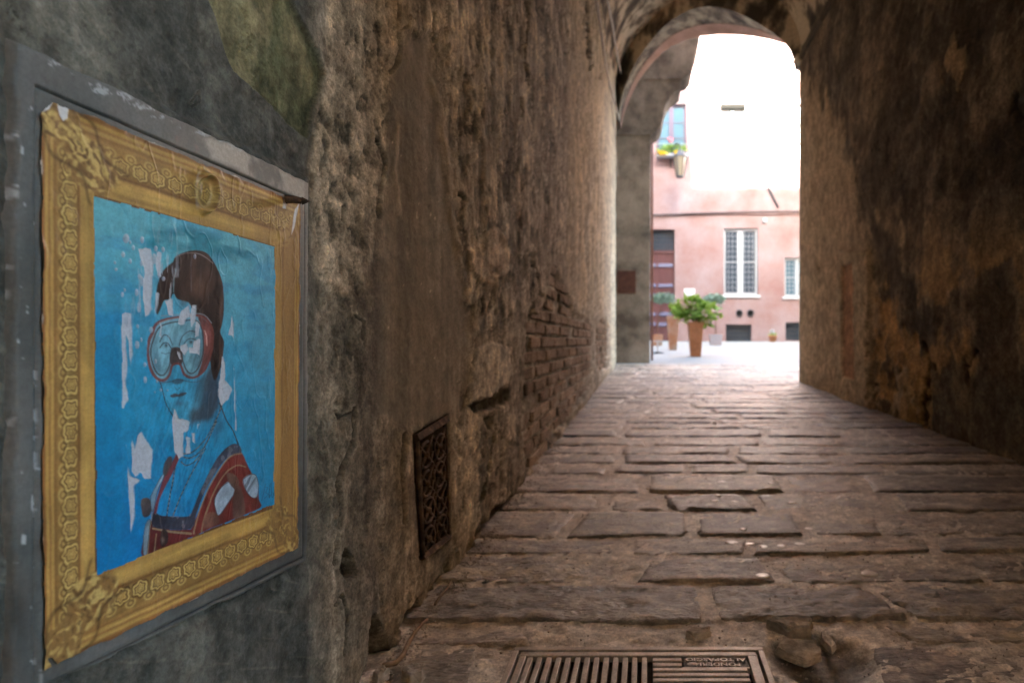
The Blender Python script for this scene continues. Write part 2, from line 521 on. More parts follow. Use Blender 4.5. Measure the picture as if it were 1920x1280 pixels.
def build_left_wall():
    iy = np.linspace(1 / 0.44, 1 / 9.32, 640)
    yv = np.concatenate([np.linspace(-1.2, 0.42, 22), 1 / iy])
    n = len(yv)
    zt = 4.9
    rows = 600
    Y = np.repeat(yv[:, None], rows, 1)
    Z = np.zeros_like(Y)
    lo_n = 14; hi_n = 14
    for i, y in enumerate(yv):
        yy = max(y, 0.44)
        floor = fz(y) - 0.06
        lo = max(floor, H - 0.60 * yy)
        hi = min(zt, H + 0.60 * yy)
        core = np.linspace(lo, hi, rows - lo_n - hi_n)
        Z[i] = np.concatenate([np.linspace(floor - 0.02, lo - 0.004, lo_n), core, np.linspace(hi + 0.004, zt + 0.05, hi_n)])
    yy = np.maximum(Y, 0.3)
    PX = CX + F * XL / yy
    PY = CY - F * (Z - H) / yy
    near = Y > 0.43
    # wobbling the read-off shapes so that no outline is a clean polygon
    wob = 4.0
    WX = PX + wob * fbm(Y * 14, Z * 14, 4, 3) * 1.6
    WY = PY + wob * fbm(Y * 14, Z * 14, 4, 11) * 2.5
    n1 = fbm(Y * 1.3, Z * 1.0, 4, 1)
    n2 = fbm(Y * 6, Z * 4.5, 5, 2)
    n3 = fbm(Y * 24, Z * 18, 5, 5)
    n4 = fbm(Y * 95, Z * 80, 4, 8)
    st = fbm(Y * 13, Z * 1.3, 5, 9)               # vertical streaks
    st2 = fbm(Y * 38, Z * 2.6, 4, 19)
    d = 0.016 * n1 + 0.006 * n2 + 0.0022 * n3 + 0.0006 * n4 + 0.0022 * st * sstep(1.2, 2.5, Y)
    c = np.zeros(Y.shape + (3,))
    c[:] = (0.205, 0.165, 0.122)
    c = mix(c, (0.34, 0.272, 0.195), sstep(-0.15, 0.45, n2 + 0.6 * st) * 0.8)
    c = mix(c, (0.085, 0.068, 0.05), sstep(0.05, 0.5, -st + 0.5 * n1) * 0.75)
    c = mix(c, (0.50, 0.41, 0.31), sstep(0.24, 0.5, st2 * 0.7 + n3 * 0.6) * 0.5)
    # flaking: raised skins of old plaster with broken edges
    fl = fbm(Y * 4.2 + 0.4 * n3, Z * 2.6 + 0.3 * n3, 4, 41)
    fm = sstep(0.10, 0.125, fl)
    d += 0.0045 * fm * sstep(0.9, 1.3, Y)
    c = mix(c, (0.155, 0.125, 0.09), 0.38 * (1 - fm) * sstep(0.9, 1.3, Y))
    fl2 = fbm(Y * 11 + 0.6 * n3, Z * 5 + 0.5 * n3, 5, 43, 0.6)
    fm2 = sstep(0.16, 0.18, fl2) * sstep(1.4, 1.9, Y)
    d += 0.0025 * fm2
    c = mix(c, (0.42, 0.345, 0.26), 0.45 * fm2)
    c = mix(c, (0.05, 0.04, 0.03), 0.55 * np.exp(-((fl2 - 0.150) / 0.014) ** 2) * sstep(1.4, 1.9, Y))
    ed = np.exp(-((fl - 0.112) / 0.012) ** 2)
    c = mix(c, (0.44, 0.365, 0.28), 0.40 * ed * sstep(0.9, 1.3, Y))
    chip = fbm(Y * 7 + 0.5 * n3, Z * 15 + 0.8 * n3, 6, 47, 0.66)
    far = sstep(1.15, 1.7, Y)
    cp = sstep(0.20, 0.235, chip) * far; ch_ = sstep(-0.24, -0.275, chip) * far
    d = d + 0.0022 * cp - 0.0045 * ch_
    c = mix(c, (0.56, 0.46, 0.345), 0.55 * cp)
    c = mix(c, (0.06, 0.048, 0.036), 0.65 * ch_)
    # pits
    pit = fbm(Y * 26 + 1.2 * n3, Z * 21 + 1.5 * n4, 5, 77, 0.62)
    pm = sstep(0.44, 0.54, pit) * sstep(-0.1, 0.3, n2)
    d -= 0.007 * pm
    c = mix(c, (0.07, 0.056, 0.042), 0.7 * pm)
    # near part: colder, darker grey with comb marks
    comb = fbm((Y * 0.55 + Z) * 130, (Z * 0.55 - Y) * 9, 3, 15)
    nearg = sstep(640, 560, WX)
    c = mix(c, (0.080, 0.082, 0.074), nearg * 0.85)
    c = mix(c, (0.17, 0.155, 0.125), nearg * sstep(0.0, 0.5, n2 + 0.4 * n3) * 0.6)
    c = mix(c, (0.055, 0.055, 0.05), nearg * sstep(0.1, 0.5, -n2 + 0.4 * n3) * 0.6)
    d += nearg * (0.0007 * comb + 0.001 * n3)
    c = mix(c, (0.26, 0.22, 0.17), nearg * sstep(0.35, 0.6, comb) * 0.25)

    def region(pts, soft=3.0, shift=0.0):
        return sstep(-soft, soft, poly_sd(WX, WY, pts) + shift)

    def crack(pts, w, depth, dark=0.9, col=(0.03, 0.024, 0.018)):
        nonlocal d, c
        dd = seg_dist(WX, WY, pts)
        k = sstep(w, w * 0.25, dd + 0.5 * w * n3)
        d = d - depth * k
        c = mix(c, col, dark * k)
        lip = np.exp(-((dd - w * 1.5) / (w * 0.5)) ** 2)
        d = d + 0.0022 * lip
        c = mix(c, (0.34, 0.28, 0.215), 0.25 * lip)

    # olive smoother plaster, left of the rough column
    ol = [(380, -80), (412, 20), (430, 70), (452, 128), (485, 160), (522, 190), (560, 232), (592, 262), (603, 190), (613, 132), (600, 92), (572, 42), (548, -10), (540, -80)]
    k = region(ol, 2.5)
    sd = poly_sd(WX, WY, ol)
    d = d * (1 - 0.5 * k) - 0.010 * k
    oc = mix(np.broadcast_to(np.array((0.105, 0.105, 0.055)), c.shape), (0.24, 0.205, 0.115), sstep(-0.3, 0.5, n2 + 0.7 * fbm(Y * 40, Z * 9, 4, 23)))
    c = c * (1 - k[..., None]) + oc * k[..., None]
    c = mix(c, (0.035, 0.033, 0.022), 0.5 * np.exp(-((sd - 3 + 6 * n3) / 4) ** 2) * sstep(520, 590, WX + 0.35 * WY))
    # rough tan column beside it
    rt = [(610, -60), (735, -60), (745, 60), (740, 140), (722, 250), (716, 330), (708, 420), (700, 480), (690, 545), (640, 560), (600, 520), (592, 420), (590, 300), (606, 200), (620, 120)]
    k = region(rt, 8)
    rough = (1 - 2.2 * np.abs(fbm(Y * 26 + 0.8 * n3, Z * 17 + 0.8 * n2, 6, 61, 0.66))) - 0.25
    d = d + k * (0.0050 * rough + 0.004 * fbm(Y * 14, Z * 9, 4, 62) - 0.002)
    tc = mix(np.broadcast_to(np.array((0.15, 0.12, 0.085)), c.shape), (0.50, 0.39, 0.28), sstep(-0.35, 0.4, rough + 0.5 * n2))
    kk = k * 0.85
    c = c * (1 - kk[..., None]) + tc * kk[..., None]
    c = mix(c, (0.05, 0.045, 0.032), k * sstep(0.18, 0.5, -rough) * 0.75)
    # lower continuation, rough and dark
    rl = [(600, 545), (690, 560), (690, 700), (672, 760), (668, 850), (640, 900), (640, 1010), (610, 1060), (590, 1000), (588, 700)]
    k = region(rl, 10)
    d = d + k * 0.004 * rough
    c = mix(c, (0.20, 0.16, 0.115), k * 0.5 * sstep(-0.2, 0.4, rough))
    c = mix(c, (0.07, 0.066, 0.05), k * 0.6 * sstep(0, 0.4, -n2 - 0.3 * rough))
    # smooth trowelled strip
    sm = [(742, 90), (800, 60), (815, 180), (835, 300), (850, 440), (868, 540), (872, 640), (860, 780), (770, 800), (700, 780), (700, 560), (715, 440), (728, 300)]
    k = region(sm, 14)
    smk = k
    d = d * (1 - 0.75 * k)
    c = mix(c, (0.165, 0.135, 0.105), 0.8 * k)
    c = mix(c, (0.22, 0.185, 0.15), 0.5 * k * sstep(0.0, 0.6, n2 + 0.3 * n1))
    sp = vnoise(Y * 90, Z * 90, 91)
    c = mix(c, (0.60, 0.50, 0.36), sstep(0.93, 0.97, sp) * sstep(560, 680, PX) * sstep(1000, 850, PX) * sstep(900, 600, PY) * 0.9)
    # ridge and scraped light marks
    for pts, w, hgt in (([(806, 150), (818, 200), (828, 262), (836, 330), (846, 420), (858, 470)], 5, 0.005), ([(905, 140), (922, 175), (935, 205)], 4, 0.003),
                        ([(925, 235), (940, 262)], 3, 0.003), ([(745, 240), (738, 320), (746, 400)], 4, 0.003)):
        dd = seg_dist(WX, WY, pts)
        g = np.exp(-(dd / w) ** 2)
        d = d + hgt * g
        c = mix(c, (0.42, 0.34, 0.26), 0.55 * g)
    # scraped zone between the ridge and the seam
    sc = [(815, 0), (985, 0), (975, 240), (960, 420), (948, 520), (900, 530), (868, 470), (840, 300), (825, 160)]
    k = region(sc, 12)
    scr = fbm(Y * 17, Z * 5, 5, 71)
    d = d + k * 0.004 * scr
    c = mix(c, (0.46, 0.375, 0.28), k * 0.75 * sstep(0.05, 0.4, scr))
    c = mix(c, (0.07, 0.055, 0.04), k * 0.7 * sstep(0.08, 0.4, -scr))
    # pale scab low on that zone
    lp = [(872, 468), (892, 446), (925, 428), (948, 452), (950, 505), (925, 538), (895, 532), (872, 505)]
    k = region(lp, 3)
    d = d + 0.006 * k
    c = mix(c, (0.46, 0.355, 0.26), 0.75 * k)
    # peeled pale patch over dark hollows
    pp = [(884, 655), (912, 640), (948, 652), (953, 700), (938, 728), (912, 742), (890, 762), (876, 756), (880, 706)]
    k = region(pp, 2)
    d = d * (1 - 0.5 * k) + 0.012 * k
    c = mix(c, (0.42, 0.355, 0.28), 0.85 * k)
    for pts, dep in (([(878, 756), (905, 744), (935, 732), (950, 730), (945, 758), (920, 772), (895, 776)], 0.02), ([(905, 785), (920, 786), (918, 806), (908, 800)], 0.025)):
        k = region(pts, 2)
        d = d - dep * k * (0.6 + 0.8 * sstep(-0.3, 0.3, fbm(Y * 45, Z * 12, 3, 33)))
        c = mix(c, (0.09, 0.072, 0.05), 0.75 * k)
    # two dark wet stains that run to the paving
    for x0, w in ((968, 14), (700, 26)):
        k = np.exp(-((WX - x0) / w) ** 2) * sstep(250, 520, PY)
        c = mix(c, (0.13, 0.10, 0.078), 0.55 * k)
    # toward the far end: warm ochre wash, then cream plus painted exit light
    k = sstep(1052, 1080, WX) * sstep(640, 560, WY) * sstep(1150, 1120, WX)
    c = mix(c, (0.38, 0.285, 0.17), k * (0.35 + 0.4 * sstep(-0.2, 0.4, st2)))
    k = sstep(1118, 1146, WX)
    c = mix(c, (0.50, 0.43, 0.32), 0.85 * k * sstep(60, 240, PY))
    # exposed masonry: recess for the bricks, with crumbling mortar
    for bp in (BRICK_POLY, BRICK_POLY2):
        sd = poly_sd(PX + 2.5 * n3 * 2, PY + 6 * n3, bp)
        k = sstep(-1.5, 1.5, sd)
        d = d * (1 - 0.7 * k) - 0.020 * k + k * 0.006 * n3 + k * 0.004 * n2
        c = mix(c, (0.17, 0.14, 0.105), 0.9 * k)
        c = mix(c, (0.34, 0.285, 0.21), 0.6 * k * sstep(0, 0.5, n3))
    halo = sstep(-40, 0, poly_sd(WX, WY, BRICK_POLY))
    c = mix(c, (0.27, 0.225, 0.165), 0.4 * halo)
    d = d + halo * 0.004 * n3
    # eroded rubble at the foot below the bricks
    k = region([(985, 800), (1060, 760), (1110, 690), (1118, 740), (1060, 830), (1000, 910), (975, 930)], 8)
    d = d + k * 0.010 * fbm(Y * 13, Z * 17, 4, 51)
    # cracks
    for pts, w, dep in (([(747, -60), (744, 20), (742, 62), (749, 92), (745, 118), (734, 138)], 3.5, 0.03),
                        ([(765, 24), (762, 50), (750, 58)], 2.5, 0.02), ([(804, 28), (808, 52), (813, 78)], 3.5, 0.025),
                        ([(706, 255), (718, 282), (722, 302), (714, 340), (706, 372), (712, 405)], 4, 0.022),
                        ([(648, 388), (650, 412)], 5, 0.02),
                        ([(986, -60), (988, 60), (984, 110), (988, 160)], 2.6, 0.03), ([(974, 182), (975, 220)], 3.0, 0.022),
                        ([(1100, -40), (1102, 60), (1104, 108)], 3.2, 0.03), ([(1108, 118), (1108, 128)], 3, 0.03), ([(1126, 138), (1127, 148)], 3, 0.04),
                        ([(997, 485), (1005, 520), (1017, 560)], 2.0, 0.02), ([(972, 395), (975, 430)], 2.2, 0.02), ([(995, 560), (993, 640), (996, 700)], 2.2, 0.02),
                        ([(926, 800), (920, 850), (910, 900), (904, 935)], 3.0, 0.025), ([(898, 555), (895, 590)], 2.2, 0.014), ([(918, 545), (908, 590)], 2.0, 0.012),
                        ([(664, 765), (668, 835), (650, 870), (640, 905), (642, 950), (632, 1010), (628, 1060)], 5, 0.022),
                        ([(632, 770), (640, 790), (662, 770)], 3, 0.016), ([(672, 590), (684, 600), (684, 640)], 3, 0.012),
                        ([(760, 812), (752, 880), (758, 930), (757, 985)], 4.5, 0.02),
                        ([(375, 190), (388, 170), (392, 190), (378, 200)], 2, 0.008), ([(628, 1130), (640, 1110), (648, 1160), (640, 1230)], 3, 0.015),
                        ([(855, 360), (860, 366), (868, 372)], 5, 0.02)):
        crack(pts, w, dep)
    # eroded cavities at the foot
    for pts in ([(684, 1300), (690, 1220), (694, 1176), (702, 1150), (716, 1176), (726, 1214), (748, 1222), (752, 1250), (722, 1300)],
                [(752, 1172), (760, 1148), (790, 1118), (802, 1150), (792, 1180), (766, 1206)],
                [(640, 1060), (650, 1024), (664, 1040), (668, 1075), (655, 1090)],
                [(815, 1115), (834, 1090), (846, 1072), (850, 1092), (826, 1128)],
                [(905, 985), (925, 955), (968, 930), (962, 955), (918, 1000)]):
        k = region(pts, 3)
        d = d - 0.045 * k
        c = mix(c, (0.055, 0.046, 0.035), 0.85 * k)
    # weathered skirt along the paving
    hb = Z - np.array([fz(y) for y in yv])[:, None]
    sk = sstep(0.07, 0.0, hb + 0.035 * n2)
    d = d - 0.012 * sk * sstep(-0.2, 0.3, n3)
    c = mix(c, (0.17, 0.13, 0.09), 0.45 * sk)
    # recess of the vent
    k = sstep(-3, 3, poly_sd(PX + 3 * n3, PY + 4 * n3, VENT) + 4)
    d = d * (1 - k) - 0.09 * sstep(-2, 3, poly_sd(PX, PY, VENT))
    c = mix(c, (0.02, 0.016, 0.012), sstep(-1, 2, poly_sd(PX, PY, VENT)))
    c = mix(c, (0.10, 0.06, 0.035), 0.5 * np.exp(-(poly_sd(WX, WY, VENT) / 9) ** 2))
    # flat bed behind the steel panel
    k = sstep(-6, 6, poly_sd(PX, PY, [(15, 50), (583, 332), (582, 1060), (10, 1340)]))
    d = d * (1 - k) - 0.004 * k
    c = limit(c * (1 + 0.42 * sstep(1.0, 1.5, Y))[..., None], 0.62)  # colour lifted beyond the near part, painted in for missing light
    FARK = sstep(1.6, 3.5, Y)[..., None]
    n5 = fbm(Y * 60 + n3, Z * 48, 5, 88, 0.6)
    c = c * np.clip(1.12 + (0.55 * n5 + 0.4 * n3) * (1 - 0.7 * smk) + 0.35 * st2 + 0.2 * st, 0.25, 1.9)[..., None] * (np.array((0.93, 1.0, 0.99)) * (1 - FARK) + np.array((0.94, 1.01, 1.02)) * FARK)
    d = d + 0.0016 * n5
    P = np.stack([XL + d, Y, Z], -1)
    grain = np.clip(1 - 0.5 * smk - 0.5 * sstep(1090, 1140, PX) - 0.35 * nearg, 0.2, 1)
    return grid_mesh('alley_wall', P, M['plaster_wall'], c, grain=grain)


left_wall = build_left_wall()
tag(left_wall, 'long peeling brown plaster wall with a gold framed poster, a rusty vent and bare bricks', 'wall')


def brick_variant(k):
    r = random.Random(100 + k)
    bm = bmesh.new()
    bmesh.ops.create_cube(bm, size=1)
    bmesh.ops.bevel(bm, geom=bm.edges[:], offset=0.10, segments=1, affect='EDGES')
    for v in bm.verts:
        v.co.x += r.uniform(-0.06, 0.06); v.co.y += r.uniform(-0.03, 0.03); v.co.z += r.uniform(-0.07, 0.07)
    me = bpy.data.meshes.new('brick')
    bm.to_mesh(me); bm.free()
    me.materials.append(M['brick'])
    return me


BRICKS = [brick_variant(k) for k in range(10)]


def lay_bricks(poly, x_face, parent, side, y0, y1, z0, z1, depth=0.03, limit=200, sign=1):
    cnt = 0
    ch = 0.066
    nrow = int((z1 - z0) / ch) + 1
    for rI in range(nrow):
        z = z0 + rI * ch
        off = (rI % 2) * 0.13 + rnd.uniform(-0.02, 0.02)
        y = y0 - off
        while y < y1:
            L = rnd.choice((0.25, 0.25, 0.25, 0.13)) + rnd.uniform(-0.012, 0.012)
            yc = y + L / 2
            if yc > 0.3:
                px = CX + F * x_face / yc; py = CY - F * (z - H) / yc
                sd = poly_sd(np.array([px]), np.array([py]), poly)[0]
                if sd > 1.0 and z > fz(yc) + 0.02 and cnt < limit and rnd.random() > 0.04:
                    o = bpy.data.objects.new('brick', rnd.choice(BRICKS))
                    link(o, parent)
                    t = depth + rnd.uniform(-0.006, 0.004)
                    low = z < 0.42
                    if low: t -= rnd.uniform(0.0, 0.010)
                    o.scale = (t * 2, L - 0.014, ch - 0.015 - (rnd.uniform(0, 0.008) if low else 0))
                    o.location = (x_face - sign * 0.035, yc, z)
                    o.rotation_euler = (rnd.uniform(-0.025, 0.025), 0, rnd.uniform(-0.02, 0.02))
                    cnt += 1
            y += L + 0.004
    return cnt


lay_bricks(BRICK_POLY, XL, left_wall, 'l', 2.2, 5.6, 0.05, 1.30, 0.031, 230)
lay_bricks(BRICK_POLY2, XL, left_wall, 'l', 5.6, 7.8, 0.1, 1.0, 0.031, 60)

# ------------------------------------------------------------------ RIGHT WALL
def build_right_wall():
    iy = np.linspace(1 / 2.55, 1 / 6.72, 330)
    yv = np.concatenate([np.linspace(0.6, 2.5, 24), 1 / iy])
    rows = 420
    zv = np.linspace(0, 1, rows)
    Y = np.repeat(yv[:, None], rows, 1)
    Z = np.array([np.linspace(fz(y) - 0.06, 3.95, rows) for y in yv])
    PX = CX + F * XR / Y
    PY = CY - F * (Z - H) / Y
    n1 = fbm(Y * 1.1, Z * 0.9, 4, 201)
    n2 = fbm(Y * 4.5, Z * 3.2, 5, 202)
    n3 = fbm(Y * 17, Z * 12, 5, 203)
    st = fbm(Y * 9, Z * 1.0, 5, 204)
    WX = PX + 30 * fbm(Y * 5, Z * 4, 5, 205, 0.6); WY = PY + 40 * fbm(Y * 5, Z * 4, 5, 206, 0.6) + 55 * fbm(Y * 14, Z * 1.2, 4, 207)
    d = 0.03 * n1 + 0.012 * n2 + 0.004 * n3
    c = np.zeros(Y.shape + (3,)); c[:] = (0.095, 0.072, 0.050)
    c = mix(c, (0.165, 0.125, 0.085), sstep(-0.1, 0.5, n2 + 0.5 * st) * 0.8)
    c = mix(c, (0.035, 0.027, 0.019), sstep(0.0, 0.5, -n2 + 0.6 * st) * 0.7)

    def region(pts, soft=4.0):
        return sstep(-soft, soft, poly_sd(WX, WY, pts))

    # paler skin of plaster by the mouth of the passage, ragged along the top
    pale = [(1490, 130), (1520, 165), (1545, 190), (1570, 235), (1590, 290), (1608, 330), (1622, 390), (1632, 460), (1640, 560), (1650, 740), (1660, 800), (1490, 740)]
    k = region(pale, 14)
    d = d * (1 - 0.4 * k) + 0.010 * k
    c = mix(c, (0.36, 0.27, 0.185), 0.95 * k)
    c = mix(c, (0.46, 0.35, 0.24), k * 0.6 * sstep(0.0, 0.45, n2 + 0.3 * n3))
    c = mix(c, (0.22, 0.16, 0.11), k * 0.6 * sstep(0.05, 0.45, -n2 + 0.4 * st))
    # second paler field
    k = region([(1660, 330), (1735, 360), (1760, 400), (1790, 470), (1800, 530), (1760, 545), (1725, 530), (1700, 470), (1665, 420)], 10)
    c = mix(c, (0.34, 0.25, 0.155), 0.75 * k * sstep(-0.35, 0.3, n2 + st * 0.4))
    # orange crumbling band
    ob = [(1640, 540), (1668, 520), (1690, 590), (1705, 620), (1740, 660), (1745, 800), (1735, 812), (1690, 780), (1650, 770)]
    k = region(ob, 5)
    rr = fbm(Y * 13, Z * 11, 4, 231)
    d = d - 0.014 * k * sstep(-0.3, 0.3, rr)
    c = mix(c, (0.42, 0.255, 0.115), k * 0.85 * sstep(-0.3, 0.3, rr))
    c = mix(c, (0.06, 0.04, 0.024), k * 0.8 * sstep(0.0, 0.35, -rr))
    k = region([(1680, 690), (1706, 665), (1715, 740), (1700, 790), (1680, 770)], 4)
    c = mix(c, (0.27, 0.22, 0.155), 0.85 * k); d = d + 0.012 * k
    k = region([(1725, 690), (1745, 640), (1750, 800), (1728, 800)], 3)
    c = mix(c, (0.48, 0.29, 0.12), 0.7 * k)
    oz = fbm(Y * 3.1, Z * 2.6, 5, 271, 0.6)
    c = mix(c, (0.27, 0.175, 0.085), 0.7 * sstep(0.06, 0.2, oz) * sstep(1640, 1700, PX) * sstep(380, 520, PY))
    c = mix(c, (0.03, 0.022, 0.015), 0.6 * sstep(0.03, 0.2, -oz) * sstep(1640, 1700, PX))
    # grey smooth field low on the right
    k = region([(1752, 690), (1785, 655), (1850, 700), (1930, 760), (1930, 880), (1750, 800)], 6)
    c = mix(c, (0.075, 0.062, 0.045), 0.8 * k); d = d * (1 - 0.5 * k)
    for pts, w in (([(1742, 640), (1752, 690), (1740, 740), (1736, 800)], 5), ([(1842, 655), (1830, 690), (1822, 710)], 4), ([(1900, 170), (1912, 210), (1925, 240)], 6),
                   ([(1548, 520), (1556, 550)], 4), ([(1641, 640), (1644, 700), (1642, 770)], 4)):
        kk = sstep(w, w * 0.3, seg_dist(WX, WY, pts))
        d = d - 0.025 * kk
        c = mix(c, (0.018, 0.013, 0.009), 0.9 * kk)
    # isolated scab high up and small pale chips
    for pts, cc in (([(1795, 70), (1806, 55), (1812, 90), (1806, 130), (1792, 132), (1790, 105)], (0.24, 0.17, 0.10)), ([(1778, 145), (1786, 143), (1784, 162), (1777, 158)], (0.24, 0.17, 0.10)),
                    ([(1640, 258), (1656, 258), (1654, 268), (1640, 268)], (0.02, 0.015, 0.01))):
        k = region(pts, 2)
        c = mix(c, cc, 0.85 * k); d = d + 0.006 * k
    chips = vnoise(Y * 14, Z * 14, 241)
    c = mix(c, (0.25, 0.18, 0.11), 0.8 * sstep(0.86, 0.93, chips) * sstep(1650, 1700, PX) * sstep(430, 560, PY))
    scratch = fbm((Y + Z * 0.8) * 3, (Z - Y * 0.8) * 60, 3, 251)
    c = mix(c, (0.15, 0.11, 0.07), 0.3 * sstep(0.35, 0.55, scratch) * sstep(1620, 1720, PX))
    # shallow pilaster with a red-brown sunk field
    pl = [(1578, 470), (1640, 470), (1644, 735), (1640, 790), (1578, 770)]
    k = sstep(-2, 2, poly_sd(PX + 2 * n3, PY, pl))
    d = d + 0.03 * k
    c = mix(c, (0.33, 0.26, 0.18), 0.75 * k)
    rp = [(1588, 498), (1610, 492), (1612, 712), (1590, 706)]
    k = sstep(-2, 2, poly_sd(PX + 2 * n3, PY, rp))
    d = d - 0.022 * k
    c = mix(c, (0.24, 0.125, 0.075), 0.85 * k)
    # bare broken edge at the mouth
    k = sstep(6.45, 6.7, Y + 0.10 * n2)
    c = mix(c, (0.30, 0.21, 0.14), 0.5 * k)
    n5 = fbm(Y * 34, Z * 26, 5, 261, 0.6)
    c = c * np.array((0.97, 1.0, 1.03)) * np.clip(2.05 + 0.95 * n5 + 0.5 * n3 + 0.3 * st, 0.35, 3.6)[..., None] * np.array((1.03, 1.0, 0.93))
    c = limit(c, 0.5)
    P = np.stack([XR - d - 0.02, Y, Z], -1)
    P[-1, :, 0] += 0.12
    P[-2, :, 0] += 0.02 + 0.015 * n3[-2]
    return grid_mesh('alley_wall', P, M['dark_wall'], c, flip=True)


right_wall = build_right_wall()
tag(right_wall, 'dark sooty plaster wall with paler flaking skin near the passage mouth', 'wall')
MB().box(XR - 0.055, XR + 0.05, 2.0, 6.72, 3.80, 3.87).build('impost_ledge', M['soot'], right_wall, 0.012)
MB().prism([(XR - 0.085, 3.84), (XR - 0.05, 3.78), (XR + 0.05, 3.78), (XR + 0.05, 3.87), (XR - 0.085, 3.87)], 'y', 6.56, 6.74).build('corbel', M['arch_plaster'], right_wall, 0.01)

# ------------------------------------------------------------------ VAULT AND ARCH
def build_vault():
    nu, nv = 40, 60
    P = np.zeros((nu, nv, 3))
    for i in range(nu):
        t = i / (nu - 1)
        ang = math.pi * (1 - t)
        x = (XL + XR) / 2 + (XR - XL) / 2 * 1.005 * math.cos(ang)
        ye = arch_Y(x) + 0.02
        for j in range(nv):
            s = j / (nv - 1)
            y = -0.6 + (ye + 0.6) * s
            zl = 3.86 + 0.16 * max(0, y - 5.3) + 0.03
            zs = zl * (1 - t) + 3.86 * t
            P[i, j] = (x, y, zs + 1.35 * math.sin(ang))
    P[..., 2] += 0.03 * fbm(P[..., 0] * 2, P[..., 1] * 2, 4, 301)
    return grid_mesh('vault', P, M['arch_plaster'])


tag(build_vault(), kind='structure')

ARCH = [(1160, 215), (1164, 190), (1171, 165), (1182, 138), (1195, 112), (1210, 90), (1226, 70), (1243, 52), (1262, 36), (1284, 23), (1306, 15), (1328, 12), (1350, 14),
        (1372, 20), (1396, 30), (1420, 43), (1444, 58), (1466, 75), (1480, 92), (1488, 112), (1490, 130)]
arch = thing('stone_arch', 'blotched stone and pink plaster arch closing the far end of the passage', 'arch', (0.6, 8.0, 0))
AO = Vector((0.6, 8.0, 0))
A3 = [arch_pt(*p) for p in ARCH]


def strip(a, b):
    mb = MB(); n = len(a)
    mb.add(list(a) + list(b), [(i, i + 1, n + i + 1, n + i) for i in range(n - 1)])
    return mb


def loc(mb, O):
    mb.v = [(v[0] - O[0], v[1] - O[1], v[2] - O[2]) for v in mb.v]
    return mb


# face of the wall above the arch
top = [Vector((p.x, p.y, 7.2)) for p in A3]
top[0] = Vector((-0.62, arch_Y(-0.62), 7.2)); top[-1] = Vector((1.95, arch_Y(1.95), 7.2))
a3f = [Vector((-0.62, arch_Y(-0.62), A3[0].z))] + A3 + [Vector((1.95, arch_Y(1.95), A3[-1].z))]
topf = [Vector((-0.62, arch_Y(-0.62), 7.2))] + top + [Vector((1.95, arch_Y(1.95), 7.2))]
loc(strip(a3f, topf), AO).build('spandrel', M['arch_plaster'], arch)
cen = Vector((0.75, 0, 3.9))


def inset(p, k):
    q = Vector((p.x, p.y, p.z)); dz = q.z - cen.z
    return Vector((q.x + (0.78 - q.x) * k, q.y - AM * (0.78 - q.x) * k, q.z - max(dz, 0) * k))


def adir(i):
    t = float(sstep(0.35, 0.85, i / (len(A3) - 1)))
    return (Vector((0, 1, 0)) * (1 - t) + AN * t).normalized()
s1a = A3; s1b = [p + adir(i) * 0.42 for i, p in enumerate(A3)]
loc(strip(s1a, s1b), AO).build('stone_soffit', M['arch_stone'], arch, smooth=True)
s2a = [inset(p, 0.006) + adir(i) * 0.425 for i, p in enumerate(A3)]
loc(strip(s1b, s2a), AO).build('soffit_step', M['arch_stone'], arch)
s2b = [p + adir(i) * 0.32 for i, p in enumerate(s2a)]
loc(strip(s2a, s2b), AO).build('plaster_soffit', M['arch_pink'], arch, smooth=True)
bk = [Vector((p.x, p.y, 7.2)) for p in s2b]
loc(strip(s2b, bk), AO).build('back_face', M['arch_pink'], arch)

# pier and bracket beyond the arch, left
PY_ = 9.86
def pf(px, py):
    p = at(px, py, PY_); return (p[0], p[2])
prof = [pf(1120, 720), pf(1218.5, 720), pf(1219, 500), pf(1220, 250), pf(1231, 246), pf(1239, 236), pf(1243, 222), pf(1245, 206), pf(1250, 192), pf(1258, 180), pf(1268, 171), pf(1276, 167),
        pf(1277, 147), pf(1288, 144), pf(1297, 135), pf(1300, 120), pf(1303, 105), pf(1308, 90), pf(1312, 72), pf(1318, -120), pf(1120, -120)]
prof[0] = (prof[0][0], fz(PY_) - 0.1); prof[1] = (prof[1][0], fz(PY_) - 0.1)
pier = thing('stone_pier', 'brown plastered pier with a stepped stone bracket at the passage mouth', 'pier', (-0.3, PY_ + 0.3, fz(PY_)))
O = (-0.3, PY_ + 0.3, fz(PY_))
loc(MB().prism(prof, 'y', PY_, PY_ + 0.55), O).build('pier_body', M['pier'], pier, 0.012)
zz = pf(1200, 252)[1]
loc(MB().box(pf(1150, 0)[0], pf(1221.5, 0)[0], PY_ - 0.025, PY_ + 0.02, zz - 0.02, zz + 0.025), O).build('string_moulding', M['pier'], pier, 0.008)
zz = pf(1200, 338)[1]
loc(MB().box(pf(1150, 0)[0], pf(1219.5, 0)[0], PY_ - 0.008, PY_ + 0.02, zz - 0.008, zz + 0.008), O).build('joint_ridge', M['pier'], pier)
zz = pf(1200, 148)[1]
loc(MB().box(pf(1205, 0)[0], pf(1279, 0)[0], PY_ - 0.02, PY_ + 0.02, zz - 0.02, zz + 0.02), O).build('string_moulding', M['pier'], pier, 0.008)
a_, b_ = pf(1158, 508), pf(1192, 550)
tag(MB().box(a_[0], b_[0], PY_ - 0.03, PY_ - 0.004, b_[1], a_[1]).build('wall_sign', M['sign'], None, 0.004), 'dull red square plate fixed to the brown pier', 'sign')
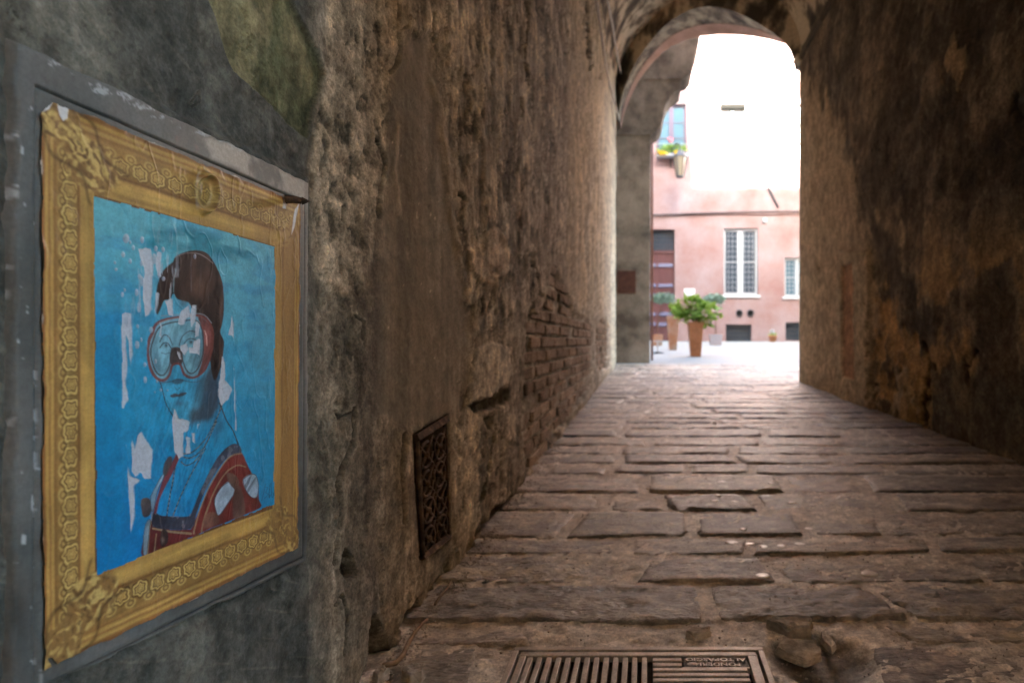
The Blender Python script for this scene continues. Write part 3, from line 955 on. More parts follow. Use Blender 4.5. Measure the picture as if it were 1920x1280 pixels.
tag(MB().tube([(at(1222.5, 255, PY_ + .75)), (at(1222.5, 420, PY_ + .75)), (at(1222.5, 690, PY_ + .75))], 0.022, 8).build('drain_pipe', M['copper'], None, smooth=True),
    'thin brown downpipe running up behind the edge of the pier', 'pipe')

# ------------------------------------------------------------------ buildings that shade the place
def house(name, label, poly, z0, z1, mat, roof=True):
    cx = sum(p[0] for p in poly) / len(poly); cyy = sum(p[1] for p in poly) / len(poly)
    t = thing(name, label, 'building', (cx, cyy, z0))
    loc(MB().prism(poly, 'z', z0, z1), (cx, cyy, z0)).build('wall', mat, t)
    if roof:
        rp = [(cx + (p[0] - cx) * 1.02, cyy + (p[1] - cyy) * 1.02) for p in poly]
        loc(MB().prism(rp, 'z', z1, z1 + 0.25), (cx, cyy, z0)).build('roof', M['terracotta'], t)
    return t


HR = 17.75
HL = 11.5
house('house', 'tall house standing behind the peeling left wall', [(-9, -1.2), (-0.62, -1.2), (-0.62, 9.75), (-9, 9.75)], -0.2, HL, M['ochre'])
house('house', 'house standing behind the dark right wall', [(1.98, 0.6), (9, 0.6), (9, 1.0), (1.98, 6.62)], -0.2, HL, M['ochre'])
house('house', 'storeys carried over the vaulted passage', [(-0.6, -0.55), (1.96, -0.55), (1.96, 6.25), (-0.6, 9.2)], 5.5, HL, M['ochre'])
house('house', 'upper floors of the tall house above the passage', [(-9, -0.5), (9, -0.5), (9, 6.2), (-9, 6.2)], HL + 0.3, HR - 0.25, M['ochre'])
tw = thing('tower', 'higher tower part of the house over the passage', 'building', (-3, 4, HR))
loc(MB().prism([(-9, HR), (1.74, HR + 0.3), (1.1, HR + 9), (0.9, HR + 12), (-9, HR + 12)], 'y', 3.0, 6.2), (-3, 4, HR)).build('wall', M['ochre'], tw)
house('house', 'unseen block added behind the viewer to cut the light from the rear', [(-14, -14), (14, -14), (14, -2.6), (-14, -2.6)], -0.5, 14.5, M['ochre'])  # unseen; added to stop the sun and dim light from behind

# ------------------------------------------------------------------ GROUND, PAVING
GR = (-0.285, 0.247, 0.665, 1.186)        # drain opening x0 x1 y0 y1
def build_ground():
    xs = np.concatenate([np.array([-60, -30, -14, -8, -4, -2, -1.2]), np.linspace(-0.75, 1.95, 200), np.array([2.4, 4, 8, 14, 20, 30, 60])])
    ys = np.concatenate([np.array([-60, -30, -12, -6, -2, 0, 0.5]), 1 / np.linspace(1 / 0.6, 1 / 9.6, 330), np.array([9.9, 10.5, 11.5, 13, 15, 18, 22, 28, 40, 80])])
    X, Y = np.meshgrid(xs, ys, indexing='ij')
    n2 = fbm(X * 9, Y * 9, 5, 401); n3 = fbm(X * 50, Y * 50, 4, 402); n4 = fbm(X * 120, Y * 120, 3, 403)
    al = ((X > -0.74) & (X < 1.94) & (Y > 0.55) & (Y < 9.65)).astype(float)
    Z = SL * Y + al * (0.003 * n2 + 0.0030 * n3 + 0.004 * n4 - 0.0040)
    hole = al * sstep(0.10, 0.06, np.hypot((X - 0.335) * 0.8, Y - 1.15) + 0.02 * n2)
    Z = Z - 0.022 * hole
    gm = (X > GR[0] + .03) & (X < GR[1] - .03) & (Y > GR[2]) & (Y < GR[3] - .03)
    Z = np.where(gm, Z - 0.12, Z)
    c = np.zeros(X.shape + (3,)); c[:] = (0.46, 0.405, 0.33)
    c = mix(c, (0.68, 0.62, 0.53), sstep(-0.2, 0.4, n3 + 0.5 * n2))
    c = mix(c, (0.16, 0.13, 0.10), 0.5 * sstep(0.15, 0.5, -n2))
    c = mix(c, (0.52, 0.46, 0.38), 0.7 * sstep(0.3, 0.5, n4))
    c = mix(c, (0.02, 0.016, 0.012), gm.astype(float))
    c = mix(c, (0.05, 0.04, 0.03), 0.8 * hole)
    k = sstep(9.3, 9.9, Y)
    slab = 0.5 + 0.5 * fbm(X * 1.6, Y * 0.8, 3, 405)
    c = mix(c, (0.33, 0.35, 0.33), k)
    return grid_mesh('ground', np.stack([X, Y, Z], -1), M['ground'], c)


ground = build_ground()
tag(ground, kind='structure')


def joint(i, x):
    return ROWS[i] + min(1.0, 0.35 + 0.1 * ROWS[i]) * (0.030 * vnoise(x * 1.3 + 5.1 * i, x * 0 + i, 881) + 0.012 * vnoise(x * 4.5 + 2.7 * i, x * 0 + i, 882))


def stone_mesh(x0, x1, row, lean0, lean1, seed, hgt):
    """a worn slab: rounded shoulders, ragged rim, riven top"""
    y0, y1 = ROWS[row], ROWS[row + 1]
    w, l = x1 - x0, y1 - y0
    ym = (y0 + y1) / 2
    res = min(0.02, max(0.006, 0.0042 * ym * ym))
    nx = int(np.clip(w / res, 8, 110)); ny = int(np.clip(l / res, 6, 44))
    U, V = np.meshgrid(np.linspace(0, 1, nx), np.linspace(0, 1, ny), indexing='ij')
    X = x0 + w * U; X = X + (V - 0.5) * (lean0 * (1 - U) + lean1 * U)
    gp = 0.0015 + 0.0015 * math.sin(seed * 2.3)
    Ya = joint(row, X) + gp; Yb = joint(row + 1, X) - gp
    Y = Ya + (Yb - Ya) * V
    ds = np.minimum(np.minimum(U, 1 - U) * w, np.minimum(V, 1 - V) * l)
    # ragged outline: pull the rim in and out
    e1 = 0.006 * fbm(Y * 9, X * 0 + seed, 4, seed) ; e2 = 0.004 * fbm(X * 8, Y * 0 + seed, 4, seed + 5)
    # corners rounded
    cu = np.abs(U - .5) * 2; cv = np.abs(V - .5) * 2
    rr = 0.010
    X = X + e1 * (cu ** 3) - np.sign(U - .5) * rr * 0.55 * (cv ** 10) * cu
    Y = Y + e2 * (cv ** 3) - np.sign(V - .5) * rr * 0.35 * (cu ** 14) * cv
    sx = seed * 3.7
    n1 = fbm(X * 3 + sx, Y * 5, 3, seed + 1)
    n2 = fbm(X * 9 + sx, Y * 26, 5, seed + 2)           # riven grain along the slab
    n3 = fbm(X * 48 + sx, Y * 70, 4, seed + 3)
    edge = sstep(0, 0.006 + 0.003 * n1, ds + 0.006 * n2 + 0.003 * n3)
    shoulder = sstep(0.0, 0.06, ds + 0.01 * n1)
    rough = 0.5 + 0.5 * math.sin(seed * 12.9)
    Z = SL * Y + hgt * edge - 0.018 * (1 - edge) - 0.002 * (1 - shoulder) + edge * (0.0035 * n1 + (0.0028 + 0.0045 * rough) * n2 + (0.0018 + 0.0030 * rough) * n3)
    tilt = -0.005 + math.sin(seed * 7.7) * 0.006
    Z = Z + tilt * (V - 0.5) + math.sin(seed * 3.1) * 0.006 * (U - 0.5)
    b = (0.92 + 0.30 * math.sin(seed * 5.3)) * (1 + 0.5 * float(sstep(5.0, 8.0, ym)))  # paler slabs toward the arch: courtyard brightness painted into the stone
    hue = np.array((1.0, 0.985 + 0.03 * math.sin(seed * 2.9), 0.96 + 0.07 * math.sin(seed * 4.1)))
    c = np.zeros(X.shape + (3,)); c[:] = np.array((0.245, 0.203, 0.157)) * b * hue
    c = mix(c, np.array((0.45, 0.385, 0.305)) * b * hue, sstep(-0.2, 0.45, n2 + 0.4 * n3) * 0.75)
    c = mix(c, np.array((0.075, 0.062, 0.050)), 0.6 * sstep(0.1, 0.5, -n2 + 0.3 * n1))
    c = mix(c, np.array((0.48, 0.41, 0.32)), 0.6 * sstep(0.22, 0.45, n3))
    pt = fbm(X * 4 + sx, Y * 6, 4, seed + 9)
    c = mix(c, np.array((0.37, 0.315, 0.24)), 0.5 * sstep(0.12, 0.4, pt))
    c = c * np.clip(1 + 0.8 * fbm(X * 22 + sx, Y * 60, 5, seed + 12, 0.62), 0.3, 1.8)[..., None]
    c = limit(c, 0.6)
    c = mix(c, np.array((0.36, 0.32, 0.265)), 0.5 * (1 - edge) * sstep(-0.2, 0.3, n3))
    return np.stack([X, Y, Z], -1), c


ROWS = [0.62, 0.88, 1.20, 1.284, 1.485, 1.655, 1.80, 2.04, 2.27, 2.54, 2.73, 2.93, 3.14, 3.40, 3.67, 3.88, 4.06, 4.30, 4.55]
while ROWS[-1] < 9.4:
    ROWS.append(ROWS[-1] + rnd.uniform(0.20, 0.34))
JX = {3: (1325, 1665), 4: (1197, 1452), 5: (1180, 1407), 6: (1070, 1297, 1508, 1656), 7: (1130, 1240, 1417), 8: (1206, 1470, 1618), 9: (1020, 1148, 1290, 1412, 1661), 10: (1160, 1380, 1560)}
seed = 500
for i in range(len(ROWS) - 1):
    y0, y1 = ROWS[i], ROWS[i + 1]
    ym = (y0 + y1) / 2
    if i in JX:
        cuts = [(p - CX) / F * ym for p in JX[i]]
    else:
        cuts = []
        x = -0.50 + rnd.uniform(0.25, 0.55)
        while x < 1.55:
            cuts.append(x); x += rnd.uniform(0.42, 0.95)
    edges = [-0.56] + cuts + [1.80]
    # finish by splitting very long slabs outside the read-off part
    ext = [edges[0]]
    for e in edges[1:]:
        while e - ext[-1] > 0.95:
            ext.append(ext[-1] + rnd.uniform(0.5, 0.75))
        ext.append(e)
    edges = ext
    for a, b in zip(edges[:-1], edges[1:]):
        if b - a < 0.05: continue
        # leave the drain and the broken corner beside it free
        if ym < 1.2 and b > GR[0] - 0.02 and a < GR[1] + 0.02:
            if a < GR[0] - 0.12: b = GR[0] - 0.02
            elif b > GR[1] + 0.16: a = GR[1] + 0.17 if ym > 0.85 else GR[1] + 0.02
            else: continue
        elif i == 2 and a < 0.5 and b > 0.24:
            if b > 0.62: a = max(a, 0.46)
            else: continue
        seed += 1
        g = 0.004 if rnd.random() < 0.5 else 0.012
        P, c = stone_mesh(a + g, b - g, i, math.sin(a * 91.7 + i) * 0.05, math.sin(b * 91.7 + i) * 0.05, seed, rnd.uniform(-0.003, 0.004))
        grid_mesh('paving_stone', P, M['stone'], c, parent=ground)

# ------------------------------------------------------------------ DRAIN COVER
drain = thing('drain_cover', 'worn cast iron drain grate with raised foundry lettering set in the paving', 'drain cover', (0, 0.93, fz(0.93)))
zt = 0.004
def dl(mb):  # local frame that follows the slope
    mb.v = [(v[0], v[1] - 0.93, v[2] + SL * (v[1] - 0.93)) for v in mb.v]
    return mb
gx0, gx1, gy0, gy1 = -0.268, 0.230, 0.68, 1.178
mb = MB()
for q in ((gx0, gx1, gy1 - .012, gy1), (gx0, gx1, gy0, gy0 + .012), (gx0, gx0 + .012, gy0 + .012, gy1 - .012), (gx1 - .012, gx1, gy0 + .012, gy1 - .012)):
    mb.box(*q, -0.05, zt)
dl(mb).build('outer_rim', M['cast'], drain, 0.0015)
ix0, ix1, iy0, iy1 = gx0 + .017, gx1 - .017, gy0 + .017, gy1 - .017
mb = MB()
for q in ((ix0, ix1, iy1 - .013, iy1), (ix0, ix1, iy0, iy0 + .013), (ix0, ix0 + .013, iy0 + .013, iy1 - .013), (ix1 - .019, ix1, iy0 + .013, iy1 - .013)):
    mb.box(*q, -0.04, zt - 0.001)
dl(mb).build('inner_frame', M['cast'], drain, 0.0015)
dl(MB().box(ix0 + .013, ix1 - .019, iy0 + .013, iy1 - .013, -0.022, -0.010)).build('grate_bed', mat_noise('drain_dirt', [(0.3, (0.018, 0.014, 0.011)), (0.7, (0.06, 0.046, 0.035))], 40, 0.95, 0.6, 0.002, fine=200), drain)
xm = 0.003
nb = 13
for k in range(nb):
    x = ix0 + 0.022 + (xm - 0.010 - ix0 - 0.022) * k / (nb - 1)
    dl(MB().box(x - 0.0052, x + 0.0052, iy0 + .016, iy1 - .018, -0.02, zt - 0.0015)).build('bar', M['cast'], drain, 0.0015)
ybar = iy1 - 0.020
k = 0
while ybar > iy0 + 0.02:
    xa = xm + 0.006; xb = ix1 - 0.026
    if k < 2: xb = xm + 0.062
    dl(MB().box(xa, xb, ybar - 0.010, ybar, -0.02, zt - 0.0015)).build('bar', M['cast'], drain, 0.0015)
    ybar -= 0.0162; k += 1
ty1, ty0 = iy1 - 0.014, iy1 - 0.014 - 0.036
dl(MB().box(xm + 0.066, ix1 - .020, ty0, ty1, -0.02, zt - 0.0055)).build('name_plate', M['cast_dark'], drain)
dl(MB().box(xm + 0.062, ix1 - .020, ty0 - 0.004, ty0, -0.02, zt - 0.0015)).build('plate_rim', M['cast'], drain, 0.001)
for txt, xa, xb, yc in (('FONDERIA', xm + 0.083, ix1 - 0.036, ty0 + 0.0105), ('ALTOPASCIO', xm + 0.069, ix1 - 0.024, ty0 + 0.0265)):
    cu = bpy.data.curves.new('lettering', 'FONT'); cu.body = txt; cu.size = 0.0155; cu.extrude = 0.0022; cu.align_x = 'CENTER'; cu.align_y = 'CENTER'; cu.offset = 0.0003
    to = bpy.data.objects.new('tmp', cu); COL.objects.link(to)
    bpy.context.view_layer.update()
    me = bpy.data.meshes.new_from_object(to.evaluated_get(bpy.context.evaluated_depsgraph_get()))
    bpy.data.objects.remove(to)
    me.materials.clear(); me.materials.append(M['cast'])
    xsv = [v.co.x for v in me.vertices]; wx = max(xsv) - min(xsv)
    o = bpy.data.objects.new('lettering', me); link(o, drain)
    o.scale = ((xb - xa) / wx, 1, 1)
    o.rotation_euler = (R(0), 0, math.pi)
    o.location = ((xa + xb) / 2, yc - 0.93, zt - 0.0045 + SL * (yc - 0.93))
dl(MB().add([(xm + 0.070 + 0.012 + 0.011 * math.cos(a) * 1, ty0 + 0.010 + 0.006 * math.sin(a), zt - 0.002) for a in np.linspace(0, 2 * math.pi, 16, endpoint=False)] +
            [(xm + 0.082, ty0 + 0.010, zt)], [(k, (k + 1) % 16, 16) for k in range(16)])).build('emblem', M['cast'], drain)

# ------------------------------------------------------------------ STEEL PANEL AND POSTER on the left wall
def quad_grid(cor, nu, nv, X):
    """cor: TL TR BR BL in photo px on the left wall -> wall points plus their px readings"""
    C = [np.array(left(px, py, X)) for px, py in cor]
    U, V = np.meshgrid(np.linspace(0, 1, nu), np.linspace(0, 1, nv), indexing='ij')
    W = ((1 - U) * (1 - V))[..., None] * C[0] + (U * (1 - V))[..., None] * C[1] + (U * V)[..., None] * C[2] + ((1 - U) * V)[..., None] * C[3]
    Y, Z = W[..., 0], W[..., 1]
    return U, V, Y, Z, CX + F * X / Y, CY - F * (Z - H) / Y


cab = thing('cabinet_door', 'grey painted utility cabinet door set in the plaster behind the gold framed poster', 'cabinet door', (XL, 0.7, 0.65))
PANEL = [(20, 60), (582, 338), (580, 1056), (16, 1330)]
LEAF = [(69, 162), (572, 380), (569, 1044), (66, 1296)]


def panel_colours(Y, Z, PX, PY):
    n2 = fbm(Y * 9, Z * 9, 5, 601); n3 = fbm(Y * 45, Z * 30, 5, 602); sv = fbm(Y * 60, Z * 6, 4, 603)
    c = np.zeros(Y.shape + (3,)); c[:] = (0.084, 0.091, 0.086)
    c = mix(c, (0.135, 0.142, 0.135), sstep(-0.2, 0.5, n2 + 0.4 * sv) * 0.8)
    c = mix(c, (0.24, 0.215, 0.18), 0.75 * sstep(150, 420, PX) * sstep(500, 300, PY - (PX - 300) * 0.3))
    c = mix(c, (0.045, 0.05, 0.05), sstep(0.1, 0.6, -n2 + 0.4 * n3) * 0.6)
    WX = PX + 6 * n3; WY = PY + 8 * n3
    # remains of white paint along the upper edge
    tl = [(20, 60), (582, 338)]
    up = seg_dist(WX, WY, [(95, 120), (160, 150), (200, 178), (235, 182), (270, 205), (330, 235), (400, 255), (450, 285)])
    pn = fbm(PX * 0.045, PY * 0.07, 5, 604, 0.6)
    k = sstep(8, 6, up + 16 * pn) * sstep(-0.12, -0.02, pn + 0.6 * fbm(PX * 0.02, PY * 0.02, 3, 606))
    c = mix(c, (0.42, 0.45, 0.45), 0.75 * k)
    # bare pale plaster at the upper right
    k = sstep(-8, 6, poly_sd(WX, WY, [(380, 255), (470, 290), (578, 345), (580, 400), (560, 372), (470, 330), (400, 300)]))
    c = mix(c, (0.46, 0.41, 0.34), 0.85 * k * sstep(-0.4, 0.15, n3 + n2))
    c = mix(c, (0.30, 0.27, 0.23), 0.8 * sstep(566, 574, PX) * sstep(1000, 500, PY))
    k = sstep(12, 4, seg_dist(WX, WY, [(338, 262), (352, 268), (365, 280)]) + 6 * n3)
    c = mix(c, (0.30, 0.17, 0.15), 0.6 * k * sstep(-0.2, 0.3, n3))
    # flecks of white on the left stile
    fk = sstep(0.60, 0.68, fbm(PX * 0.12, PY * 0.05, 3, 605)) * sstep(90, 60, PX)
    c = mix(c, (0.50, 0.54, 0.55), 0.8 * fk)
    for fx, fy, rx, ry in ((25, 258, 4, 9), (28, 365, 6, 12), (25, 550, 4, 10), (66, 775, 3, 14), (47, 385, 2, 6), (65, 860, 4, 20), (60, 940, 4, 14), (30, 790, 3, 10), (66, 700, 2, 12), (45, 1010, 5, 9)):
        q = ((PX + 1.5 * n3 - fx) / rx) ** 2 + ((WY - fy) / ry) ** 2
        c = mix(c, (0.50, 0.54, 0.55), 0.8 * sstep(1.2, 0.6, q))
    k = np.exp(-((PX - 35) / 14) ** 2 - ((PY - 1150) / 50) ** 2)
    c = mix(c, (0.03, 0.032, 0.03), 0.8 * k)
    return c, n2, n3


def build_panel():
    U, V, Y, Z, PX, PY = quad_grid(PANEL, 240, 420, XL + 0.0035)
    c, n2, n3 = panel_colours(Y, Z, PX, PY)
    d = 0.0035 + 0.0012 * n2 + 0.0006 * n3
    ch = fbm(Y * 35, Z * 35, 4, 611)
    # rounded upper corner, soft rim
    rim = np.minimum(np.minimum(U, 1 - U) * 0.40, np.minimum(V, 1 - V) * 0.62)
    d = d - 0.012 * sstep(0.005, 0.0, rim + 0.004 * ch - 0.001)
    c = mix(c, (0.20, 0.175, 0.14), 0.6 * sstep(0.007, 0.001, rim + 0.005 * ch))
    lsd = poly_sd(PX + 1.2 * n3, PY + 1.2 * n3, LEAF)
    groove = np.exp(-((lsd + 1.5 * ch) / 1.7) ** 2)
    d = d - 0.006 * groove
    c = mix(c, (0.02, 0.018, 0.016), 0.85 * groove)
    g2 = np.exp(-((seg_dist(PX, PY, [(16, 1300), (300, 1165), (575, 1040)])) / 1.6) ** 2)
    c = mix(c, (0.05, 0.048, 0.042), 0.5 * g2)
    keep = lsd < 14
    corner = (PX > 566) & (PY < 352) & (np.hypot(PX - 566, (PY - 352) * 0.8) > 15)
    keep &= ~corner
    grid_mesh('door_frame', np.stack([XL + d, Y, Z], -1), M['panel'], c, keep, cab)
    U, V, Y, Z, PX, PY = quad_grid(LEAF, 160, 260, XL + 0.0042)
    c, n2, n3 = panel_colours(Y, Z, PX, PY)
    rim = np.minimum(np.minimum(U, 1 - U) * 0.38, np.minimum(V, 1 - V) * 0.55)
    d = 0.0042 + 0.0006 * n2 - 0.004 * sstep(0.003, 0.0, rim)
    grid_mesh('door_leaf', np.stack([XL + d, Y, Z], -1), M['panel'], c, None, cab)


build_panel()
for ch in cab.children:
    ch.matrix_parent_inverse = cab.matrix_basis.inverted()

POSTER = [(75, 176), (564, 381), (559, 1028), (79, 1262)]
INNER = [(175, 366), (516, 461), (514, 945), (181, 1078)]
poster = thing('poster', 'wrinkled paper poster of a goggled sitter on blue inside a printed gold frame', 'poster', (XL, 0.7, 0.65))
A = lambda pts: [(220 + x / 4.0, 440 + y / 4.0) for x, y in pts]
B = lambda pts: [(220 + x / 4.0, 740 + y / 4.0) for x, y in pts]


def rounded(pts, closed=True, n=3):
    m = len(pts)
    if m < 4: return pts
    out = []
    for i in range(m if closed else m - 1):
        g = (lambda k: pts[k % m]) if closed else (lambda k: pts[min(max(k, 0), m - 1)])
        p0, p1, p2, p3 = (np.array(g(i + o), float) for o in (-1, 0, 1, 2))
        for k in range(n):
            t = k / n
            out.append(tuple(0.5 * ((2 * p1) + (-p0 + p2) * t + (2 * p0 - 5 * p1 + 4 * p2 - p3) * t * t + (-p0 + 3 * p1 - 3 * p2 + p3) * t ** 3)))
    if not closed: out.append(pts[-1])
    return out


def picture_colours(Y, Z, PX, PY):
    n1 = fbm(Y * 8, Z * 6, 4, 701); n2 = fbm(Y * 30, Z * 26, 5, 702); n3 = fbm(Y * 120, Z * 100, 4, 703)
    br = fbm(Y * 22 + Z * 8, Z * 70, 4, 704); vstk = fbm(Y * 110, Z * 9, 4, 705)
    t = np.clip((PY - 366 - (PX - 175) * 0.28) / 650, 0, 1)
    top = np.array((0.115, 0.405, 0.485)); midc = np.array((0.025, 0.275, 0.475)); bot = np.array((0.003, 0.165, 0.44))
    c = mix(np.broadcast_to(top, Y.shape + (3,)).copy(), midc, sstep(0.0, 0.55, t + 0.08 * n1))
    c = mix(c, bot, sstep(0.5, 1.05, t + 0.06 * n1) * 0.9)
    c = mix(c, (0.10, 0.36, 0.50), 0.45 * sstep(430, 515, PX) * sstep(900, 600, PY))
    c = mix(c, (0.008, 0.20, 0.42), 0.40 * sstep(0.0, 0.5, br) * sstep(0.1, 0.4, n1 + 0.3))
    c = mix(c, (0.004, 0.19, 0.40), 0.55 * sstep(230, 222, PX + 2 * n2) * sstep(520, 640, PY) * sstep(1150, 900, PY))
    c = mix(c, (0.012, 0.20, 0.38), 0.45 * np.exp(-((PX - 465) / 30) ** 2 - ((PY - 640) / 90) ** 2) * sstep(-0.4, 0.3, br))
    d = np.zeros(Y.shape)
    jx = 2.2 * n2; jy = 2.8 * n2

    SX, SY = PX + jx * 0.5, PY + jy * 0.5

    def near(pts, m):
        xs = [p[0] for p in pts]; ys_ = [p[1] for p in pts]
        return np.nonzero((SX > min(xs) - m) & (SX < max(xs) + m) & (SY > min(ys_) - m) & (SY < max(ys_) + m))

    def fill(pts, col, soft=1.0, a=1.0, j=1.0, var=0.0):
        pts = rounded(pts)
        q = near(pts, soft + 6)
        k = sstep(-soft, soft, poly_sd(PX[q] + jx[q] * j * .5, PY[q] + jy[q] * j * .5, pts)) * a
        cc = np.asarray(col, float) * (1 + var * n2[q][:, None] * 2)
        c[q] = c[q] * (1 - k[:, None]) + cc * k[:, None]

    def line(pts, w, col, a=1.0, soft=0.6, j=0.6, gap=None):
        pts = rounded(pts, False)
        q = near(pts, w + soft + 6)
        dd = seg_dist(PX[q] + jx[q] * j * .5, PY[q] + jy[q] * j * .5, pts)
        ww = w * (1 + 0.5 * n2[q])
        k = sstep(ww / 2 + soft, ww / 2 - soft, dd) * a
        if gap is not None:
            k = k * sstep(-0.15, 0.1, np.sin((PX[q] * 0.5 + PY[q]) * gap) + 0.3)
        c[q] = mix(c[q], col, k)

    def glow(x, y, rx, ry, col, a):
        nonlocal c
        c = mix(c, col, a * np.exp(-((PX - x) / rx) ** 2 - ((PY - y) / ry) ** 2))

    # teal brush strokes over the head
    k = sstep(-10, 10, poly_sd(PX + 10 * n1, PY + 6 * br, [(280, 432), (360, 428), (470, 470), (478, 496), (400, 482), (320, 470), (270, 468)]))
    c = mix(c, (0.010, 0.19, 0.25), k * sstep(-0.35, 0.25, br + 0.4 * n2) * 0.85)
    # --- the sitter: skin takes the blue of the ground
    fill(A([(310, 560), (400, 470), (540, 520), (640, 640), (690, 800), (700, 1000), (680, 1150), (600, 1280), (560, 1400), (480, 1420), (400, 1340), (350, 1230), (320, 1100), (270, 900), (280, 700)]),
         (0.055, 0.31, 0.46), 3, 0.6)
    glow(372, 770, 16, 26, (0.15, 0.42, 0.55), 0.5)
    # jaw and neck in shadow
    fill(A([(640, 1090), (700, 980), (770, 990), (765, 1130), (770, 1270), (740, 1330), (690, 1390), (600, 1400), (545, 1430), (555, 1330), (620, 1260)]), (0.045, 0.038, 0.045), 7, 0.85, var=0.3)
    fill(A([(590, 1080), (660, 1080), (650, 1190), (600, 1290), (550, 1370), (575, 1240)]), (0.03, 0.06, 0.09), 9, 0.6)
    glow(337, 756, 9, 6, (0.05, 0.07, 0.10), 0.55)
    # dark bobbed hair
    hair = A([(288, 560), (290, 470), (300, 380), (330, 290), (372, 238), (412, 205), (430, 165), (500, 130), (580, 118), (660, 133), (710, 185), (760, 280), (793, 400), (801, 560), (788, 660),
              (772, 730), (801, 800), (792, 900), (772, 1000), (735, 1090), (712, 1050), (695, 940), (703, 800), (700, 720), (640, 620), (585, 600), (560, 560), (530, 505), (452, 482), (420, 438),
              (392, 482), (350, 488), (322, 545)])
    fill(hair, (0.028, 0.017, 0.014), 1.2, 1, 0.6, var=0.5)
    fill(A([(286, 560), (290, 440), (330, 300), (420, 240), (540, 270), (600, 420), (585, 560), (545, 512), (500, 488), (452, 480), (420, 438), (395, 484), (352, 492), (325, 550), (300, 600)]), (0.030, 0.018, 0.015), 1.2, 1, 0.6, var=0.5)
    glow(372, 538, 20, 20, (0.15, 0.085, 0.055), 0.75 )
    glow(345, 560, 8, 22, (0.075, 0.045, 0.035), 0.6)
    k = sstep(-2, 2, poly_sd(PX, PY, hair))
    c = mix(c, (0.12, 0.07, 0.05), k * 0.45 * sstep(0.1, 0.5, vstk + 0.4 * n2))
    line(A([(430, 170), (500, 140), (590, 140), (660, 170), (715, 215)]), 1.5, (0.28, 0.25, 0.24), 0.7)
    line(A([(440, 260), (425, 330), (418, 430)]), 1.8, (0.16, 0.30, 0.30), 0.8)
    line(A([(690, 470), (740, 470), (760, 520)]), 1.5, (0.02, 0.014, 0.014), 0.8)
    line(A([(690, 600), (720, 580), (760, 600)]), 1.5, (0.02, 0.014, 0.014), 0.8)
    line(A([(770, 735), (735, 770), (715, 800)]), 2, (0.02, 0.014, 0.014), 0.8)
    # swimming mask
    outer = A([(262, 740), (290, 672), (370, 632), (480, 612), (570, 602), (650, 620), (700, 680), (714, 770), (700, 890), (662, 1000), (602, 1058), (545, 1070), (498, 1040), (474, 975), (440, 965),
               (408, 985), (392, 1045), (352, 1090), (298, 1078), (252, 1010), (229, 900), (236, 800)])
    fill(outer, (0.17, 0.36, 0.43), 1.0, 0.85, var=0.3)
    fill(A([(560, 700), (640, 740), (640, 900), (600, 1000), (560, 960), (590, 860)]), (0.05, 0.12, 0.16), 5, 0.6)
    fill(A([(270, 800), (300, 760), (310, 900), (330, 1020), (290, 1010), (262, 920)]), (0.06, 0.14, 0.19), 4, 0.5)
    fill(A([(600, 615), (655, 635), (704, 700), (710, 820), (684, 930), (640, 1020), (600, 1050), (632, 960), (650, 840), (640, 720)]), (0.18, 0.045, 0.034), 1.4, 0.95, var=0.7)
    fill(A([(400, 862), (428, 842), (468, 848), (490, 900), (482, 965), (440, 970), (398, 966)]), (0.045, 0.03, 0.028), 1.0, 0.95)
    line(outer + outer[:1], 5.2, (0.155, 0.042, 0.034), 0.95, 0.8)
    inner = A([(285, 745), (320, 690), (400, 660), (500, 645), (580, 640), (628, 690), (645, 800), (640, 900), (605, 1000), (555, 1040), (515, 1010), (490, 940), (470, 870), (430, 862), (400, 900), (390, 980),
               (350, 1050), (300, 1040), (262, 960), (250, 860)])
    line(inner + inner[:1], 2.6, (0.035, 0.026, 0.028), 0.9, 0.7)
    line(A([(300, 668), (380, 638), (480, 620), (560, 612)]), 1.0, (0.55, 0.45, 0.42), 0.5)
    line(A([(330, 610), (420, 600), (560, 590), (650, 600), (705, 660)]), 2.2, (0.22, 0.27, 0.31), 0.8)
    line(A([(655, 720), (668, 760), (672, 830)]), 2.4, (0.62, 0.42, 0.38), 0.6)
    # eyes, brows, nose, mouth
    line(A([(318, 805), (345, 755), (385, 765), (410, 820)]), 2.0, (0.05, 0.06, 0.075), 0.85)
    line(A([(318, 850), (345, 815), (380, 815), (402, 850)]), 1.8, (0.025, 0.03, 0.04), 0.9)
    glow(220 + 365 / 4, 440 + 830 / 4, 3.2, 3.6, (0.012, 0.012, 0.016), 0.95)
    line(A([(330, 885), (360, 895), (392, 885)]), 1.2, (0.04, 0.07, 0.09), 0.8)
    line(A([(462, 830), (485, 765), (540, 722), (600, 735)]), 2.0, (0.05, 0.06, 0.075), 0.85)
    line(A([(500, 815), (535, 780), (580, 785), (615, 815)]), 1.8, (0.025, 0.03, 0.04), 0.9)
    glow(220 + 552 / 4, 440 + 805 / 4, 3.4, 3.8, (0.012, 0.012, 0.016), 0.95)
    line(A([(322, 1112), (410, 1098), (450, 1082), (560, 1105), (625, 1092)]), 1.6, (0.05, 0.06, 0.08), 0.8)
    fill(A([(408, 1095), (450, 1078), (500, 1085), (480, 1112), (430, 1118)]), (0.035, 0.03, 0.035), 1.5, 0.7)
    line(A([(430, 1140), (448, 1165), (470, 1145)]), 1.3, (0.03, 0.04, 0.05), 0.7)
    fill(A([(395, 1205), (430, 1188), (456, 1196), (480, 1186), (522, 1184), (500, 1206), (450, 1216), (412, 1220)]), (0.05, 0.03, 0.03), 0.8, 0.9)
    line(A([(320, 1105), (338, 1160), (350, 1220), (372, 1282), (418, 1365), (450, 1405), (505, 1440)]), 1.8, (0.03, 0.03, 0.035), 0.9)
